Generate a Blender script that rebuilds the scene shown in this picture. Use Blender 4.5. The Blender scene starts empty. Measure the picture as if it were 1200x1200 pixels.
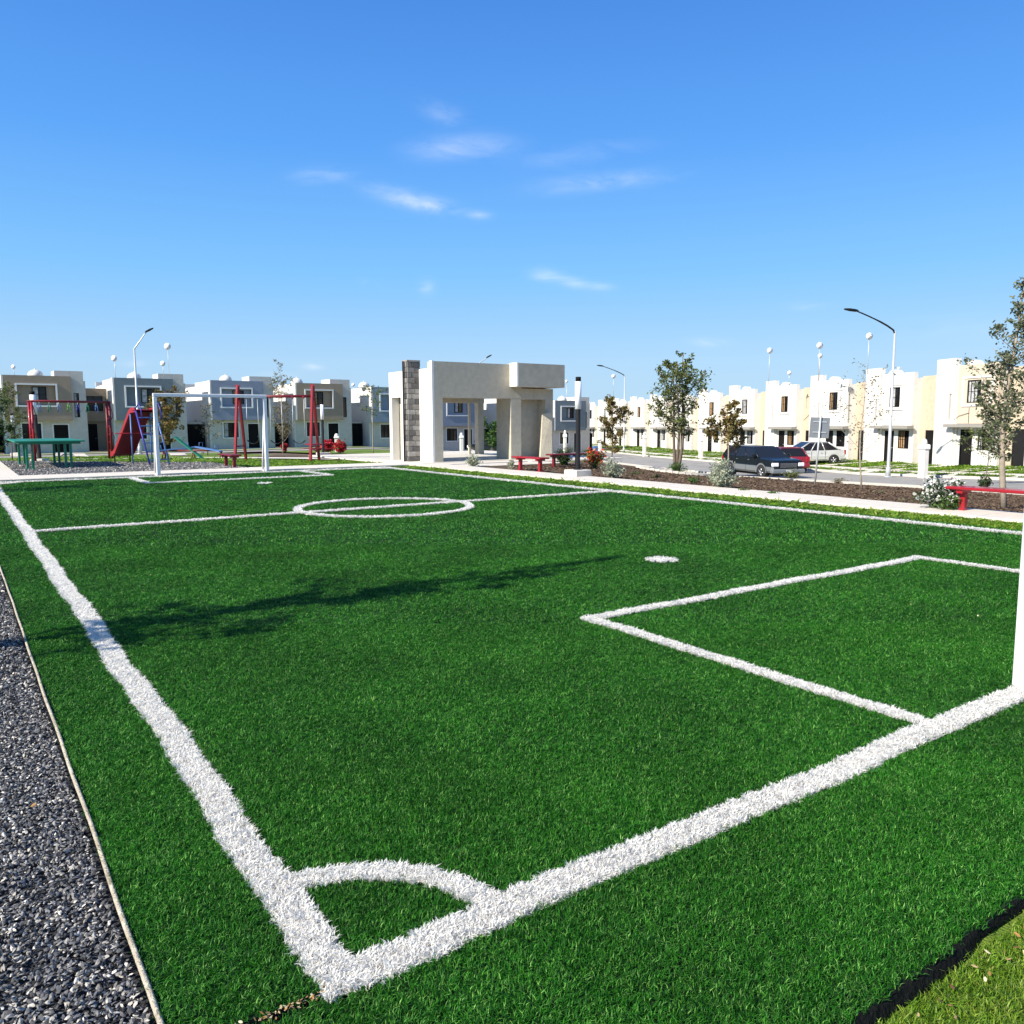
import bpy, math, random
import numpy as np
from math import sin, cos, pi, radians, atan2, sqrt, hypot
from mathutils import Vector, Matrix
random.seed(7)
RNG = np.random.default_rng(7)
SC = bpy.context.scene
COL = SC.collection

# ------------------------------------------------------------------ camera
F = 944.0; H = 1.55
def _n(v): v = np.array(v, float); return v / np.linalg.norm(v)
def _cr(x, y): return np.array([x - 600.0, -(y - 600.0), -F])
_d1 = _n(_cr(-59, 495)); _d2 = _n(_cr(1970, 488))
_up = _n(np.cross(_d2, _d1)); _up = _up if _up[1] > 0 else -_up
_fw = np.array([0, 0, -1.0]); _fw = _n(_fw - (_fw @ _up) * _up); _rt = np.cross(_fw, _up)
W = np.array([_rt, _fw, _up])                      # world axes: X right, Y ahead, Z up
cam = bpy.data.cameras.new('camera'); camo = bpy.data.objects.new('camera', cam); COL.objects.link(camo)
cam.sensor_width = 36; cam.lens = 36 * F / 1200; cam.clip_start = 0.05; cam.clip_end = 4000
M4 = Matrix([list(W[i]) + [0] for i in range(3)] + [[0, 0, 0, 1]]); M4.translation = (0, 0, H)
camo.matrix_world = M4
SC.camera = camo

# ------------------------------------------------------------------ light, sky
SUN_EL = radians(35); SH = _n([-0.79, -0.613]); SUND = np.array([SH[0]*cos(SUN_EL), SH[1]*cos(SUN_EL), sin(SUN_EL)])
sl = bpy.data.lights.new('sun', 'SUN'); sl.energy = 5.0; sl.angle = radians(0.53); sl.color = (1.0, 0.93, 0.81)
so = bpy.data.objects.new('sun', sl); COL.objects.link(so); so.location = (-20, -20, 30)
so.rotation_euler = Vector(SUND).to_track_quat('Z', 'Y').to_euler()
SC.view_settings.view_transform = 'Standard'; SC.view_settings.look = 'None'
SC.view_settings.gamma = 1; SC.view_settings.use_curve_mapping = False
SC.view_settings.exposure = 0.70
SC.render.engine = 'CYCLES'
wd = bpy.data.worlds.new('World'); SC.world = wd; wd.use_nodes = True
wt = wd.node_tree; wt.nodes.clear()
def wn(t, **k):
    n = wt.nodes.new(t)
    for a, b in k.items(): setattr(n, a, b)
    return n
def wmath(op, a, b=None, c=None):
    n = wn('ShaderNodeMath', operation=op)
    for i, v in enumerate((a, b, c)):
        if v is None: continue
        if isinstance(v, (int, float)): n.inputs[i].default_value = v
        else: wt.links.new(v, n.inputs[i])
    return n.outputs[0]
sky = wn('ShaderNodeTexSky', sky_type='NISHITA', sun_disc=False)
sky.sun_elevation = SUN_EL; sky.sun_rotation = atan2(SH[0], SH[1]); sky.altitude = 300
sky.air_density = 1.0; sky.dust_density = 0.6; sky.ozone_density = 3.0
SC.cycles.max_bounces = 6; SC.cycles.diffuse_bounces = 3; SC.cycles.glossy_bounces = 2; SC.cycles.transmission_bounces = 3; SC.cycles.transparent_max_bounces = 6
tc = wn('ShaderNodeTexCoord'); vn = wn('ShaderNodeVectorMath', operation='NORMALIZE'); wt.links.new(tc.outputs['Generated'], vn.inputs[0])
sep = wn('ShaderNodeSeparateXYZ'); wt.links.new(vn.outputs[0], sep.inputs[0])
skr = wn('ShaderNodeValToRGB'); wt.links.new(wmath('MAXIMUM', sep.outputs[2], 0.0), skr.inputs[0])
_e = skr.color_ramp.elements
SKYC = [(0.0, (4.3,6.6,8.8)), (.07, (4.0,6.5,9.3)), (.17, (2.1,5.5,10.0)), (.30, (1.0,3.8,9.6)), (.44, (.60,2.65,8.0)), (.7, (.9,2.4,6.0)), (1.0, (1.15,2.4,5.2))]
while len(_e) < len(SKYC): _e.new(.5)
for i_, (p_, c_) in enumerate(SKYC): _e[i_].position = p_; _e[i_].color = tuple(v_ / 10 for v_ in c_) + (1,)
sc10 = wn('ShaderNodeVectorMath', operation='SCALE'); sc10.inputs['Scale'].default_value = 7.0; wt.links.new(skr.outputs[0], sc10.inputs[0])
hs = wn('ShaderNodeMix', data_type='RGBA'); hs.inputs['Factor'].default_value = .86; wt.links.new(sky.outputs[0], hs.inputs['A']); wt.links.new(sc10.outputs[0], hs.inputs['B'])
nz = wn('ShaderNodeTexNoise'); nz.inputs['Scale'].default_value = 14; nz.inputs['Detail'].default_value = 7; nz.inputs['Roughness'].default_value = 0.62; nz.inputs['Distortion'].default_value = 0.6
mp = wn('ShaderNodeMapping'); mp.inputs['Scale'].default_value = (1, 1, 3.2); wt.links.new(vn.outputs[0], mp.inputs[0]); wt.links.new(mp.outputs[0], nz.inputs['Vector'])
def pxdir(x, y): return _n(W @ _cr(x, y))
CLOUDS = [(540,173,44,10,3,.42),(478,233,36,8,-13,.5),(512,241,22,6,-4,.5),(520,133,24,8,-20,.25),(705,213,58,8,5,.36),(378,206,26,7,4,.3),
          (642,323,16,6,-4,.5),(672,331,14,5,-8,.42),(704,336,14,4,-2,.3),(500,336,8,7,0,.5),(433,336,9,7,-15,.26),(562,252,12,4,-3,.34),
          (832,401,16,4,-3,.55),(366,430,11,3.5,0,.6),(680,181,60,9,8,.14),(948,359,20,4,0,.2),(318,440,18,4,0,.25),(150,426,14,4,0,.3),(1150,385,70,12,0,.12)]
total = None
for (cx, cy, w_, h_, an, st) in CLOUDS:
    d = pxdir(cx, cy); r = _n(pxdir(cx + 5, cy) - d); u = np.cross(r, d); u = u if u[2] > 0 else -u
    a = radians(an); e1 = r*cos(a) + u*sin(a); e2 = -r*sin(a) + u*cos(a)
    def dot(v, off, s):
        n = wn('ShaderNodeVectorMath', operation='DOT_PRODUCT'); wt.links.new(vn.outputs[0], n.inputs[0]); n.inputs[1].default_value = tuple(v * s)
        return wmath('SUBTRACT', n.outputs['Value'], off * s)
    p = dot(e1, float(d @ e1), F / w_ ); q = dot(e2, float(d @ e2), F / h_)
    r2 = wmath('ADD', wmath('MULTIPLY', p, p), wmath('MULTIPLY', q, q))
    front = wn('ShaderNodeVectorMath', operation='DOT_PRODUCT'); wt.links.new(vn.outputs[0], front.inputs[0]); front.inputs[1].default_value = tuple(d)
    g = wmath('MULTIPLY', wmath('EXPONENT', wmath('MULTIPLY', r2, -0.9)), wmath('MULTIPLY', wmath('GREATER_THAN', front.outputs['Value'], 0), st))
    total = g if total is None else wmath('ADD', total, g)
nm = wn('ShaderNodeMapRange'); nm.inputs['From Min'].default_value = 0.33; nm.inputs['From Max'].default_value = 0.66; wt.links.new(nz.outputs[0], nm.inputs['Value'])
cm = wmath('MINIMUM', wmath('MULTIPLY', total, wmath('MULTIPLY', nm.outputs[0], .72)), 0.6)
mx = wn('ShaderNodeMix', data_type='RGBA'); wt.links.new(cm, mx.inputs['Factor']); wt.links.new(hs.outputs['Result'], mx.inputs['A']); mx.inputs['B'].default_value = (7.2, 7.6, 8.4, 1)
bg = wn('ShaderNodeBackground'); bg.inputs['Strength'].default_value = 0.093; wt.links.new(mx.outputs['Result'], bg.inputs['Color'])
wo = wn('ShaderNodeOutputWorld'); wt.links.new(bg.outputs[0], wo.inputs['Surface'])

# ------------------------------------------------------------------ frames of reference
D1 = (W @ _d1)[:2]; D2 = (W @ _d2)[:2]            # along the pitch, across the pitch
def ray(px, py): return W @ _cr(px, py)
def G(px, py, z=0.0):
    d = ray(px, py); t = (z - H) / d[2]; return np.array([d[0]*t, d[1]*t])
O = G(400, 1150)
TH = atan2(D2[1], D2[0])
def UV(u, v): p = O + u * D2 + v * D1; return float(p[0]), float(p[1])
def uv(x, y): return (x - O[0]) * D2[0] + (y - O[1]) * D2[1], (x - O[0]) * D1[0] + (y - O[1]) * D1[1]
RD = np.array([-0.193, 0.981]); RN = np.array([0.981, 0.193])   # street direction, street normal
THR = atan2(-RD[1], -RD[0])
def qs(x, y): return x * RN[0] + y * RN[1], x * RD[0] + y * RD[1]
def QS(q, s): return q * RN[0] + s * RD[0], q * RN[1] + s * RD[1]
KERB_N, KERB_F, FACADE = 19.5, 27.5, 33.3
WALK_U0, WALK_U1 = 12.35, 13.5
def zroad(s): return float(np.interp(s, [10, 24, 40, 72, 110], [-.35, -.84, -1.5, -1.9, -2.1]))
def T(x, y):
    u, v = uv(x, y); q, s = qs(x, y)
    a = -.0187 * min(max(0, v - 27), 60)
    if u <= WALK_U1 + 4.6 and v > 20: base = 0.0
    else: base = 0.0
    e = max(0.0, u - WALK_U1)
    if v > 18: e = max(0.0, e - 4.2 * min(1, (v - 18) / 3))
    if e > 0:
        zr = zroad(s)
        if q < KERB_N: b = zr * (e / (e + KERB_N - q))
        elif q < KERB_F: b = zr
        else: b = zr + .3 * min(1, (q - KERB_F) / (FACADE - KERB_F))
        base = b
    return min(a, base)
def GT(px, py, zoff=0.0):
    d = ray(px, py); lo = None; t = 1.0 / F
    while t < 400 / F:
        x, y, z = d * t; z += H
        if z < T(x, y) + zoff: break
        t += 0.1 / F if y < 60 else .4 / F
    return float(x), float(y), T(x, y)
def ZAT(px, py, Y): d = ray(px, py); t = Y / d[1]; return float(d[0]*t), float(H + d[2]*t)

# ------------------------------------------------------------------ materials
MATS = {}
def mat(name, col, rough=.7, noise=0, nscale=8, bump=0, bscale=60, metal=0, spec=.4, col2=None, ramp=None, island=None, trans=0, coat=0, bdist=.02, detail=6, stain=None):
    if name in MATS: return MATS[name]
    m = bpy.data.materials.new(name); m.use_nodes = True; t = m.node_tree; b = t.nodes['Principled BSDF']
    b.inputs['Roughness'].default_value = rough; b.inputs['Metallic'].default_value = metal; b.inputs['Specular IOR Level'].default_value = spec
    b.inputs['Coat Weight'].default_value = coat
    c = tuple(col) + (1,)
    b.inputs['Base Color'].default_value = c
    L = t.links.new; out = None
    tcn = t.nodes.new('ShaderNodeTexCoord') if (noise or bump or stain) else None
    if noise:
        n = t.nodes.new('ShaderNodeTexNoise'); n.inputs['Scale'].default_value = nscale; n.inputs['Detail'].default_value = detail; L(tcn.outputs['Object'], n.inputs['Vector'])
        mr = t.nodes.new('ShaderNodeMapRange'); mr.inputs['From Min'].default_value = .3; mr.inputs['From Max'].default_value = .7; L(n.outputs[0], mr.inputs[0])
        mxx = t.nodes.new('ShaderNodeMix'); mxx.data_type = 'RGBA'; L(mr.outputs[0], mxx.inputs['Factor'])
        c2 = col2 or tuple(max(0, x * (1 - noise)) for x in col)
        mxx.inputs['A'].default_value = c; mxx.inputs['B'].default_value = tuple(c2) + (1,); out = mxx.outputs['Result']
    if stain:
        n = t.nodes.new('ShaderNodeTexNoise'); n.inputs['Scale'].default_value = stain[1]; n.inputs['Detail'].default_value = 8; n.inputs['Roughness'].default_value = .65; L(tcn.outputs['Object'], n.inputs['Vector'])
        mr = t.nodes.new('ShaderNodeMapRange'); mr.inputs['From Min'].default_value = stain[2]; mr.inputs['From Max'].default_value = stain[3]; L(n.outputs[0], mr.inputs[0])
        mxx = t.nodes.new('ShaderNodeMix'); mxx.data_type = 'RGBA'; L(mr.outputs[0], mxx.inputs['Factor'])
        if out is not None: L(out, mxx.inputs['A'])
        else: mxx.inputs['A'].default_value = c
        mxx.inputs['B'].default_value = tuple(stain[0]) + (1,); out = mxx.outputs['Result']
    if island or ramp:
        rp = t.nodes.new('ShaderNodeValToRGB'); cols = island or ramp
        el = rp.color_ramp.elements
        while len(el) < len(cols): el.new(0.5)
        for i, cc in enumerate(cols): el[i].position = i / max(1, len(cols) - 1); el[i].color = tuple(cc) + (1,)
        if island: gi = t.nodes.new('ShaderNodeNewGeometry'); L(gi.outputs['Random Per Island'], rp.inputs[0])
        else:
            gi = t.nodes.new('ShaderNodeObjectInfo'); at = t.nodes.new('ShaderNodeAttribute'); at.attribute_name = 'shade'
            ad = t.nodes.new('ShaderNodeMath'); ad.operation = 'ADD'; L(gi.outputs['Random'], ad.inputs[0]); L(at.outputs['Fac'], ad.inputs[1])
            fr = t.nodes.new('ShaderNodeMath'); fr.operation = 'FRACT'; L(ad.outputs[0], fr.inputs[0]); L(fr.outputs[0], rp.inputs[0])
        out = rp.outputs[0]
    if out is not None: L(out, b.inputs['Base Color'])
    if bump:
        n = t.nodes.new('ShaderNodeTexNoise'); n.inputs['Scale'].default_value = bscale; n.inputs['Detail'].default_value = 5; L(tcn.outputs['Object'], n.inputs['Vector'])
        bp = t.nodes.new('ShaderNodeBump'); bp.inputs['Strength'].default_value = bump; bp.inputs['Distance'].default_value = bdist; L(n.outputs[0], bp.inputs['Height']); L(bp.outputs[0], b.inputs['Normal'])
    if trans:
        tr = t.nodes.new('ShaderNodeBsdfTranslucent'); ms = t.nodes.new('ShaderNodeMixShader'); ms.inputs[0].default_value = trans
        if out is not None: L(out, tr.inputs['Color'])
        else: tr.inputs['Color'].default_value = c
        L(b.outputs[0], ms.inputs[1]); L(tr.outputs[0], ms.inputs[2]); L(ms.outputs[0], t.nodes['Material Output'].inputs['Surface'])
    MATS[name] = m; return m
white = mat('white_plaster', (.72,.695,.64), .85, .10, 3, .3, 50)
stucco = mat('grey_stucco', (.60,.565,.505), .9, .14, 2.5, .5, 70)
browns = mat('brown_stucco', (.33,.26,.19), .9, .12, 2, .4, 70)
slate = mat('slate_stucco', (.17,.205,.225), .9, .12, 2, .4, 70)
bluegrey = mat('bluegrey_stucco', (.25,.29,.365), .9, .12, 2, .4, 70)
steelblue = mat('steelblue_stucco', (.21,.28,.345), .9, .12, 2, .4, 70)
cream = mat('cream_plaster', (.60,.51,.39), .85, .10, 3, .3, 50)
tan = mat('tan_plaster', (.56,.465,.34), .9, .14, 4, .5, 60)
trim = mat('trim_white', (.78,.77,.74), .7)
ledge = mat('ledge_grey', (.30,.28,.25), .8, .1)
black = mat('black_metal', (.010,.009,.009), .75, spec=.12)
glass = mat('window_glass', (.012,.012,.014), .08, spec=.35)
curtain = mat('curtain_cloth', (.42,.26,.12), .9, .5, 9)
curtain2 = mat('curtain_white', (.55,.55,.55), .9, .5, 7)
redp = mat('red_paint', (.31,.009,.018), .38, .12, 6, coat=.2)
dredp = mat('dark_red_and_shaded_paint', (.17,.012,.018), .45, .15, 6)
greenp = mat('green_paint', (.012,.20,.115), .42, .12, 6)
bluep = mat('blue_paint', (.09,.19,.42), .42, .12, 6)
purplep = mat('indigo_paint', (.05,.045,.30), .42, .1)
whitep = mat('white_paint', (.82,.82,.82), .42, .06, 9)
galv = mat('galvanised_steel', (.55,.57,.58), .42, .1, 5, metal=.3)
lampdark = mat('lamp_dark', (.012,.012,.013), .6, spec=.25)
opal = mat('opal_diffuser', (.85,.85,.86), .35)
rubber = mat('black_rubber', (.02,.02,.02), .8)
concrete = mat('concrete', (.62,.58,.51), .9, .14, 3, .35, 90, stain=((.36,.29,.23), .9, .60, .80))
walkc = mat('walk_concrete', (.68,.62,.53), .9, .12, 4, .35, 90, stain=((.40,.31,.25), .75, .58, .78))
joint = mat('joint_dark', (.22,.19,.16), .95)
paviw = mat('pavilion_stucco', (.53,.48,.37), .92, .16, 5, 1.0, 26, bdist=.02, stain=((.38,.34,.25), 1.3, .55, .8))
pavilit = mat('pavilion_sunlit', (.78,.76,.72), .9, .08, 3, .4, 50)  # sunlit copy of the stucco: brightness of sun-facing sides put into the colour
asphalt = mat('asphalt', (.34,.32,.29), .92, .15, 6, .5, 120, stain=((.17,.165,.155), .5, .5, .75))
bark = mat('bark', (.17,.13,.10), .9, .35, 14, .6, 40)
palebark = mat('pale_bark', (.36,.30,.23), .9, .3, 14, .5, 40)
dirt = mat('dirt', (.16,.115,.08), .95, .3, 2, .5, 30)

# ------------------------------------------------------------------ mesh builder
class MB:
    def __init__(s): s.v = []; s.f = []; s.m = []; s.mats = []; s.sm = []
    def mi(s, m):
        if m not in s.mats: s.mats.append(m)
        return s.mats.index(m)
    def add(s, vs, fs, m, smooth=False):
        o = len(s.v); s.v += [tuple(map(float, p)) for p in vs]; k = s.mi(m)
        for f in fs: s.f.append(tuple(i + o for i in f)); s.m.append(k); s.sm.append(smooth)
        return s
    def box(s, x0, x1, y0, y1, z0, z1, m, bev=0):
        if bev:
            b = min(bev, (x1-x0)/2.1, (y1-y0)/2.1, (z1-z0)/2.1)
            vs = []; 
            for z, i in ((z0, b), (z0+b, 0), (z1-b, 0), (z1, b)):
                a = b if i == 0 else 0
                X0, X1, Y0, Y1 = x0+i, x1-i, y0+i, y1-i
                c = b*.7 if i == 0 else 0
                vs += [(X0+c, Y0, z), (X1-c, Y0, z), (X1, Y0+c, z), (X1, Y1-c, z), (X1-c, Y1, z), (X0+c, Y1, z), (X0, Y1-c, z), (X0, Y0+c, z)] if c else \
                      [(X0, Y0, z), (X1, Y0, z), (X1, Y0, z), (X1, Y1, z), (X1, Y1, z), (X0, Y1, z), (X0, Y1, z), (X0, Y0, z)]
            fs = [tuple(reversed(range(8))), tuple(range(24, 32))]
            for k in range(3):
                for j in range(8): fs.append((k*8+j, k*8+(j+1) % 8, (k+1)*8+(j+1) % 8, (k+1)*8+j))
            return s.add(vs, fs, m)
        vs = [(x0,y0,z0),(x1,y0,z0),(x1,y1,z0),(x0,y1,z0),(x0,y0,z1),(x1,y0,z1),(x1,y1,z1),(x0,y1,z1)]
        return s.add(vs, [(3,2,1,0),(4,5,6,7),(0,1,5,4),(1,2,6,5),(2,3,7,6),(3,0,4,7)], m)
    def tube(s, pts, r, m, n=8, cap=True, smooth=True):
        pts = [Vector(p) for p in pts]; rs = r if isinstance(r, (list, tuple)) else [r] * len(pts)
        vs = []; fs = []; prev = None
        for i, p in enumerate(pts):
            d = (pts[min(i+1, len(pts)-1)] - pts[max(i-1, 0)]).normalized()
            a = prev if prev is not None else (Vector((0,0,1)) if abs(d.z) < .9 else Vector((1,0,0)))
            b = d.cross(a)
            if b.length < 1e-5: b = d.cross(Vector((0,1,0)))
            b.normalize(); a = b.cross(d).normalized(); prev = a
            for k in range(n):
                t = 2*pi*k/n; vs.append(p + (a*cos(t) + b*sin(t))*rs[i])
        for i in range(len(pts)-1):
            for k in range(n): fs.append((i*n+k, i*n+(k+1) % n, (i+1)*n+(k+1) % n, (i+1)*n+k))
        if cap: fs += [tuple(reversed(range(n))), tuple((len(pts)-1)*n+k for k in range(n))]
        return s.add(vs, [tuple(reversed(f)) for f in fs], m, smooth)
    def lathe(s, prof, m, n=16, c=(0,0,0), smooth=True, axis='z'):
        vs = []; fs = []
        for r, z in prof:
            for k in range(n):
                t = 2*pi*k/n; p = (r*cos(t), r*sin(t), z)
                if axis == 'y': p = (p[0], p[2], p[1])
                vs.append((p[0]+c[0], p[1]+c[1], p[2]+c[2]))
        for i in range(len(prof)-1):
            for k in range(n): fs.append((i*n+k, i*n+(k+1) % n, (i+1)*n+(k+1) % n, (i+1)*n+k))
        fs.append(tuple(reversed(range(n)))); fs.append(tuple((len(prof)-1)*n+k for k in range(n)))
        if axis == 'y': fs = [tuple(reversed(f)) for f in fs]
        return s.add(vs, fs, m, smooth)
    def wall(s, x0, x1, z0, z1, y0, y1, holes, m):
        """vertical wall y0 (front) .. y1 (back) with rectangular holes (hx0,hx1,hz0,hz1)"""
        xs = sorted({x0, x1} | {min(max(h[i], x0), x1) for h in holes for i in (0, 1)}); zs = sorted({z0, z1} | {min(max(h[i], z0), z1) for h in holes for i in (2, 3)})
        inh = lambda x, z: any(h[0] < x < h[1] and h[2] < z < h[3] for h in holes)
        nx, nzz = len(xs)-1, len(zs)-1
        solid = [[not inh((xs[i]+xs[i+1])/2, (zs[j]+zs[j+1])/2) for j in range(nzz)] for i in range(nx)]
        S = lambda i, j: 0 <= i < nx and 0 <= j < nzz and solid[i][j]
        for i in range(nx):
            for j in range(nzz):
                if not S(i, j): continue
                a, b, c, d = xs[i], xs[i+1], zs[j], zs[j+1]
                s.add([(a,y0,c),(b,y0,c),(b,y0,d),(a,y0,d)], [(0,1,2,3)], m)
                s.add([(a,y1,c),(b,y1,c),(b,y1,d),(a,y1,d)], [(3,2,1,0)], m)
                if not S(i-1, j): s.add([(a,y0,c),(a,y1,c),(a,y1,d),(a,y0,d)], [(3,2,1,0)], m)
                if not S(i+1, j): s.add([(b,y0,c),(b,y1,c),(b,y1,d),(b,y0,d)], [(0,1,2,3)], m)
                if not S(i, j-1): s.add([(a,y0,c),(b,y0,c),(b,y1,c),(a,y1,c)], [(3,2,1,0)], m)
                if not S(i, j+1): s.add([(a,y0,d),(b,y0,d),(b,y1,d),(a,y1,d)], [(0,1,2,3)], m)
        return s
    def frame(s, x0, x1, z0, z1, w, y0, y1, m):
        s.box(x0, x1, y0, y1, z0, z0+w, m); s.box(x0, x1, y0, y1, z1-w, z1, m)
        s.box(x0, x0+w, y0, y1, z0+w, z1-w, m); s.box(x1-w, x1, y0, y1, z0+w, z1-w, m); return s
    def mesh(s, name):
        me = bpy.data.meshes.new(name); me.from_pydata(s.v, [], s.f)
        for m in s.mats: me.materials.append(m)
        me.polygons.foreach_set('material_index', s.m); me.polygons.foreach_set('use_smooth', s.sm); me.update(); return me
    def build(s, name, parent=None, loc=(0,0,0), rz=0, **k):
        return link(name, s.mesh(name), parent, loc, rz, **k)
def link(name, me, parent=None, loc=(0,0,0), rz=0, label=None, cat=None, group=None, kind=None):
    o = bpy.data.objects.new(name, me); COL.objects.link(o); o.parent = parent; o.location = loc; o.rotation_euler = (0, 0, rz)
    if label: o['label'] = label
    if cat: o['category'] = cat
    if group: o['group'] = group
    if kind: o['kind'] = kind
    return o
def thing(name, label, cat, loc, rz=0, group=None): return link(name, None, None, loc, rz, label, cat, group)
def copy_thing(o, loc, rz, label):
    def rec(a, par):
        c = a.copy(); COL.objects.link(c); c.parent = par
        for ch in [x for x in KIDS(a)]: rec(ch, c)
        return c
    c = rec(o, None); c.location = loc; c.rotation_euler = (0, 0, rz); c['label'] = label; return c
def KIDS(a): return [x for x in COL.objects if x.parent == a]
def npmesh(name, verts, faces, mats, smooth=False, mi=None):
    """verts (n,3), faces (m,k) all the same k"""
    me = bpy.data.meshes.new(name); n, k = faces.shape
    me.vertices.add(len(verts)); me.vertices.foreach_set('co', np.asarray(verts, np.float32).ravel())
    me.loops.add(n*k); me.loops.foreach_set('vertex_index', faces.astype(np.int32).ravel())
    me.polygons.add(n); me.polygons.foreach_set('loop_start', np.arange(0, n*k, k, dtype=np.int32))
    for m in mats: me.materials.append(m)
    if mi is not None: me.polygons.foreach_set('material_index', np.asarray(mi, np.int32))
    if smooth: me.polygons.foreach_set('use_smooth', np.ones(n, bool))
    me.update(calc_edges=True); return me
def scatter(name, pts, rots, scales, sources, **k):
    """one object: instances of small unlinked source meshes on points"""
    me = bpy.data.meshes.new(name); me.vertices.add(len(pts)); me.vertices.foreach_set('co', np.asarray(pts, np.float32).ravel())
    for an, dat in (('rot', rots), ('scl', scales)):
        at = me.attributes.new(an, 'FLOAT_VECTOR', 'POINT'); at.data.foreach_set('vector', np.asarray(dat, np.float32).ravel())
    o = link(name, me, **k)
    ng = bpy.data.node_groups.new(name + '_scatter', 'GeometryNodeTree')
    ng.interface.new_socket('Geometry', in_out='INPUT', socket_type='NodeSocketGeometry'); ng.interface.new_socket('Geometry', in_out='OUTPUT', socket_type='NodeSocketGeometry')
    N = ng.nodes.new; L = ng.links.new
    gi = N('NodeGroupInput'); go = N('NodeGroupOutput'); ip = N('GeometryNodeInstanceOnPoints'); jn = N('GeometryNodeJoinGeometry')
    for s_ in reversed(sources):
        oi = N('GeometryNodeObjectInfo'); oi.inputs['Object'].default_value = s_; oi.inputs['As Instance'].default_value = True; L(oi.outputs['Geometry'], jn.inputs[0])
    a = N('GeometryNodeInputNamedAttribute'); a.data_type = 'FLOAT_VECTOR'; a.inputs['Name'].default_value = 'rot'
    b = N('GeometryNodeInputNamedAttribute'); b.data_type = 'FLOAT_VECTOR'; b.inputs['Name'].default_value = 'scl'
    L(gi.outputs[0], ip.inputs['Points']); L(jn.outputs[0], ip.inputs['Instance']); L(a.outputs['Attribute'], ip.inputs['Rotation']); L(b.outputs['Attribute'], ip.inputs['Scale'])
    ip.inputs['Pick Instance'].default_value = True
    L(ip.outputs[0], go.inputs[0]); md = o.modifiers.new('scatter', 'NODES'); md.node_group = ng
    return o
def source(name, me):
    o = bpy.data.objects.new(name, me); return o          # never linked: only its geometry is used

# ================================================================== GROUND
grass_a = mat('lawn_soil', (.10,.19,.012), .95, .5, 5, .8, 90, col2=(.18,.22,.035))
turf_back = mat('turf_backing', (.006,.045,.006), .95, .5, 30, .6, 200)
turf_white = mat('turf_line_backing', (.80,.79,.75), .95, .25, 40, .6, 200)
gravel_m = mat('gravel_bed', (.05,.05,.055), .95, .5, 120, 1.0, 160)
mulch_m = mat('mulch_soil', (.085,.052,.033), .97, .55, 7, 1.0, 55, col2=(.17,.115,.07), bdist=.05)
xs = np.unique(np.concatenate([np.arange(-60, 80, 1.5), np.linspace(-900, -60, 24), np.linspace(80, 900, 24)]))
ys = np.unique(np.concatenate([np.arange(-30, 110, 1.5), np.linspace(-300, -30, 8), np.linspace(110, 1800, 24)]))
gv = [(x, y, T(x, y) - (.14 if -90 < y < 140 else .3)) for y in ys for x in xs]; nx = len(xs)
gf = np.array([(j*nx+i, j*nx+i+1, (j+1)*nx+i+1, (j+1)*nx+i) for j in range(len(ys)-1) for i in range(nx-1)])
ground = link('ground', npmesh('ground', np.array(gv), gf, [dirt], True), kind='structure')

def sheet(name, fn, na, nb, zo, m, kind='structure', skirt=0, parent=None):
    """sheet draped over the terrain; fn(a,b) -> x, y"""
    b = MB(); vs = []
    for j in range(nb+1):
        for i in range(na+1):
            x, y = fn(i/na, j/nb); vs.append((x, y, T(x, y) + zo))
    fs = [(j*(na+1)+i, j*(na+1)+i+1, (j+1)*(na+1)+i+1, (j+1)*(na+1)+i) for j in range(nb) for i in range(na)]
    a = vs[fs[0][0]]; p = vs[fs[0][1]]; c = vs[fs[0][3]]
    if (p[0]-a[0])*(c[1]-a[1]) - (p[1]-a[1])*(c[0]-a[0]) < 0: fs = [tuple(reversed(f)) for f in fs]
    b.add(vs, fs, m, True)
    if skirt:
        rim = [i for i in range(na+1)] + [j*(na+1)+na for j in range(1, nb+1)] + [nb*(na+1)+i for i in range(na-1, -1, -1)] + [j*(na+1) for j in range(nb-1, 0, -1)]
        n = len(rim); rv = [vs[i] for i in rim] + [(vs[i][0], vs[i][1], vs[i][2]-skirt) for i in rim]
        b.add(rv, [(i, (i+1) % n, n+(i+1) % n, n+i) for i in range(n)], m)
    return b.build(name, parent, kind=kind) if kind else b.build(name, parent)
def quadfn(p00, p10, p11, p01):
    def f(a, b):
        x = (1-a)*(1-b)*p00[0] + a*(1-b)*p10[0] + a*b*p11[0] + (1-a)*b*p01[0]
        y = (1-a)*(1-b)*p00[1] + a*(1-b)*p10[1] + a*b*p11[1] + (1-a)*b*p01[1]
        return UV(x, y)
    return f
TU0, TU1, TV0, TV1 = -.44, 11.38, -.90, 22.95
def wob(t, k=0): return .012*sin(t*2.3+k) + .008*sin(t*5.1+k*2)
# turf slab: a thick mat with a black edge
b = MB()
for (u0, u1, v0, v1) in ((TU0, 0, 0.0, TV1), (0, TU1, TV0, TV1)):
    c = [UV(u0, v0), UV(u1, v0), UV(u1, v1), UV(u0, v1)]
    b.add([(x, y, 0) for x, y in c], [(0, 1, 2, 3)], turf_back)
    b.add([(x, y, 0) for x, y in c] + [(x, y, -.06) for x, y in c], [(0, 4, 5, 1), (1, 5, 6, 2), (2, 6, 7, 3), (3, 7, 4, 0)], rubber)
c = [UV(TU0-.03, -4), UV(0, -4), UV(0, -.035), UV(TU0-.03, -.035)]
b.add([(x, y, -.008) for x, y in c], [(0, 1, 2, 3)], turf_back)
c = [UV(0, -4), UV(.6, -4), UV(.6, TV0), UV(0, TV0)]
b.add([(x, y, -.008) for x, y in c], [(0, 1, 2, 3)], turf_back)
turf = b.build('artificial_turf', kind='structure')

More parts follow.
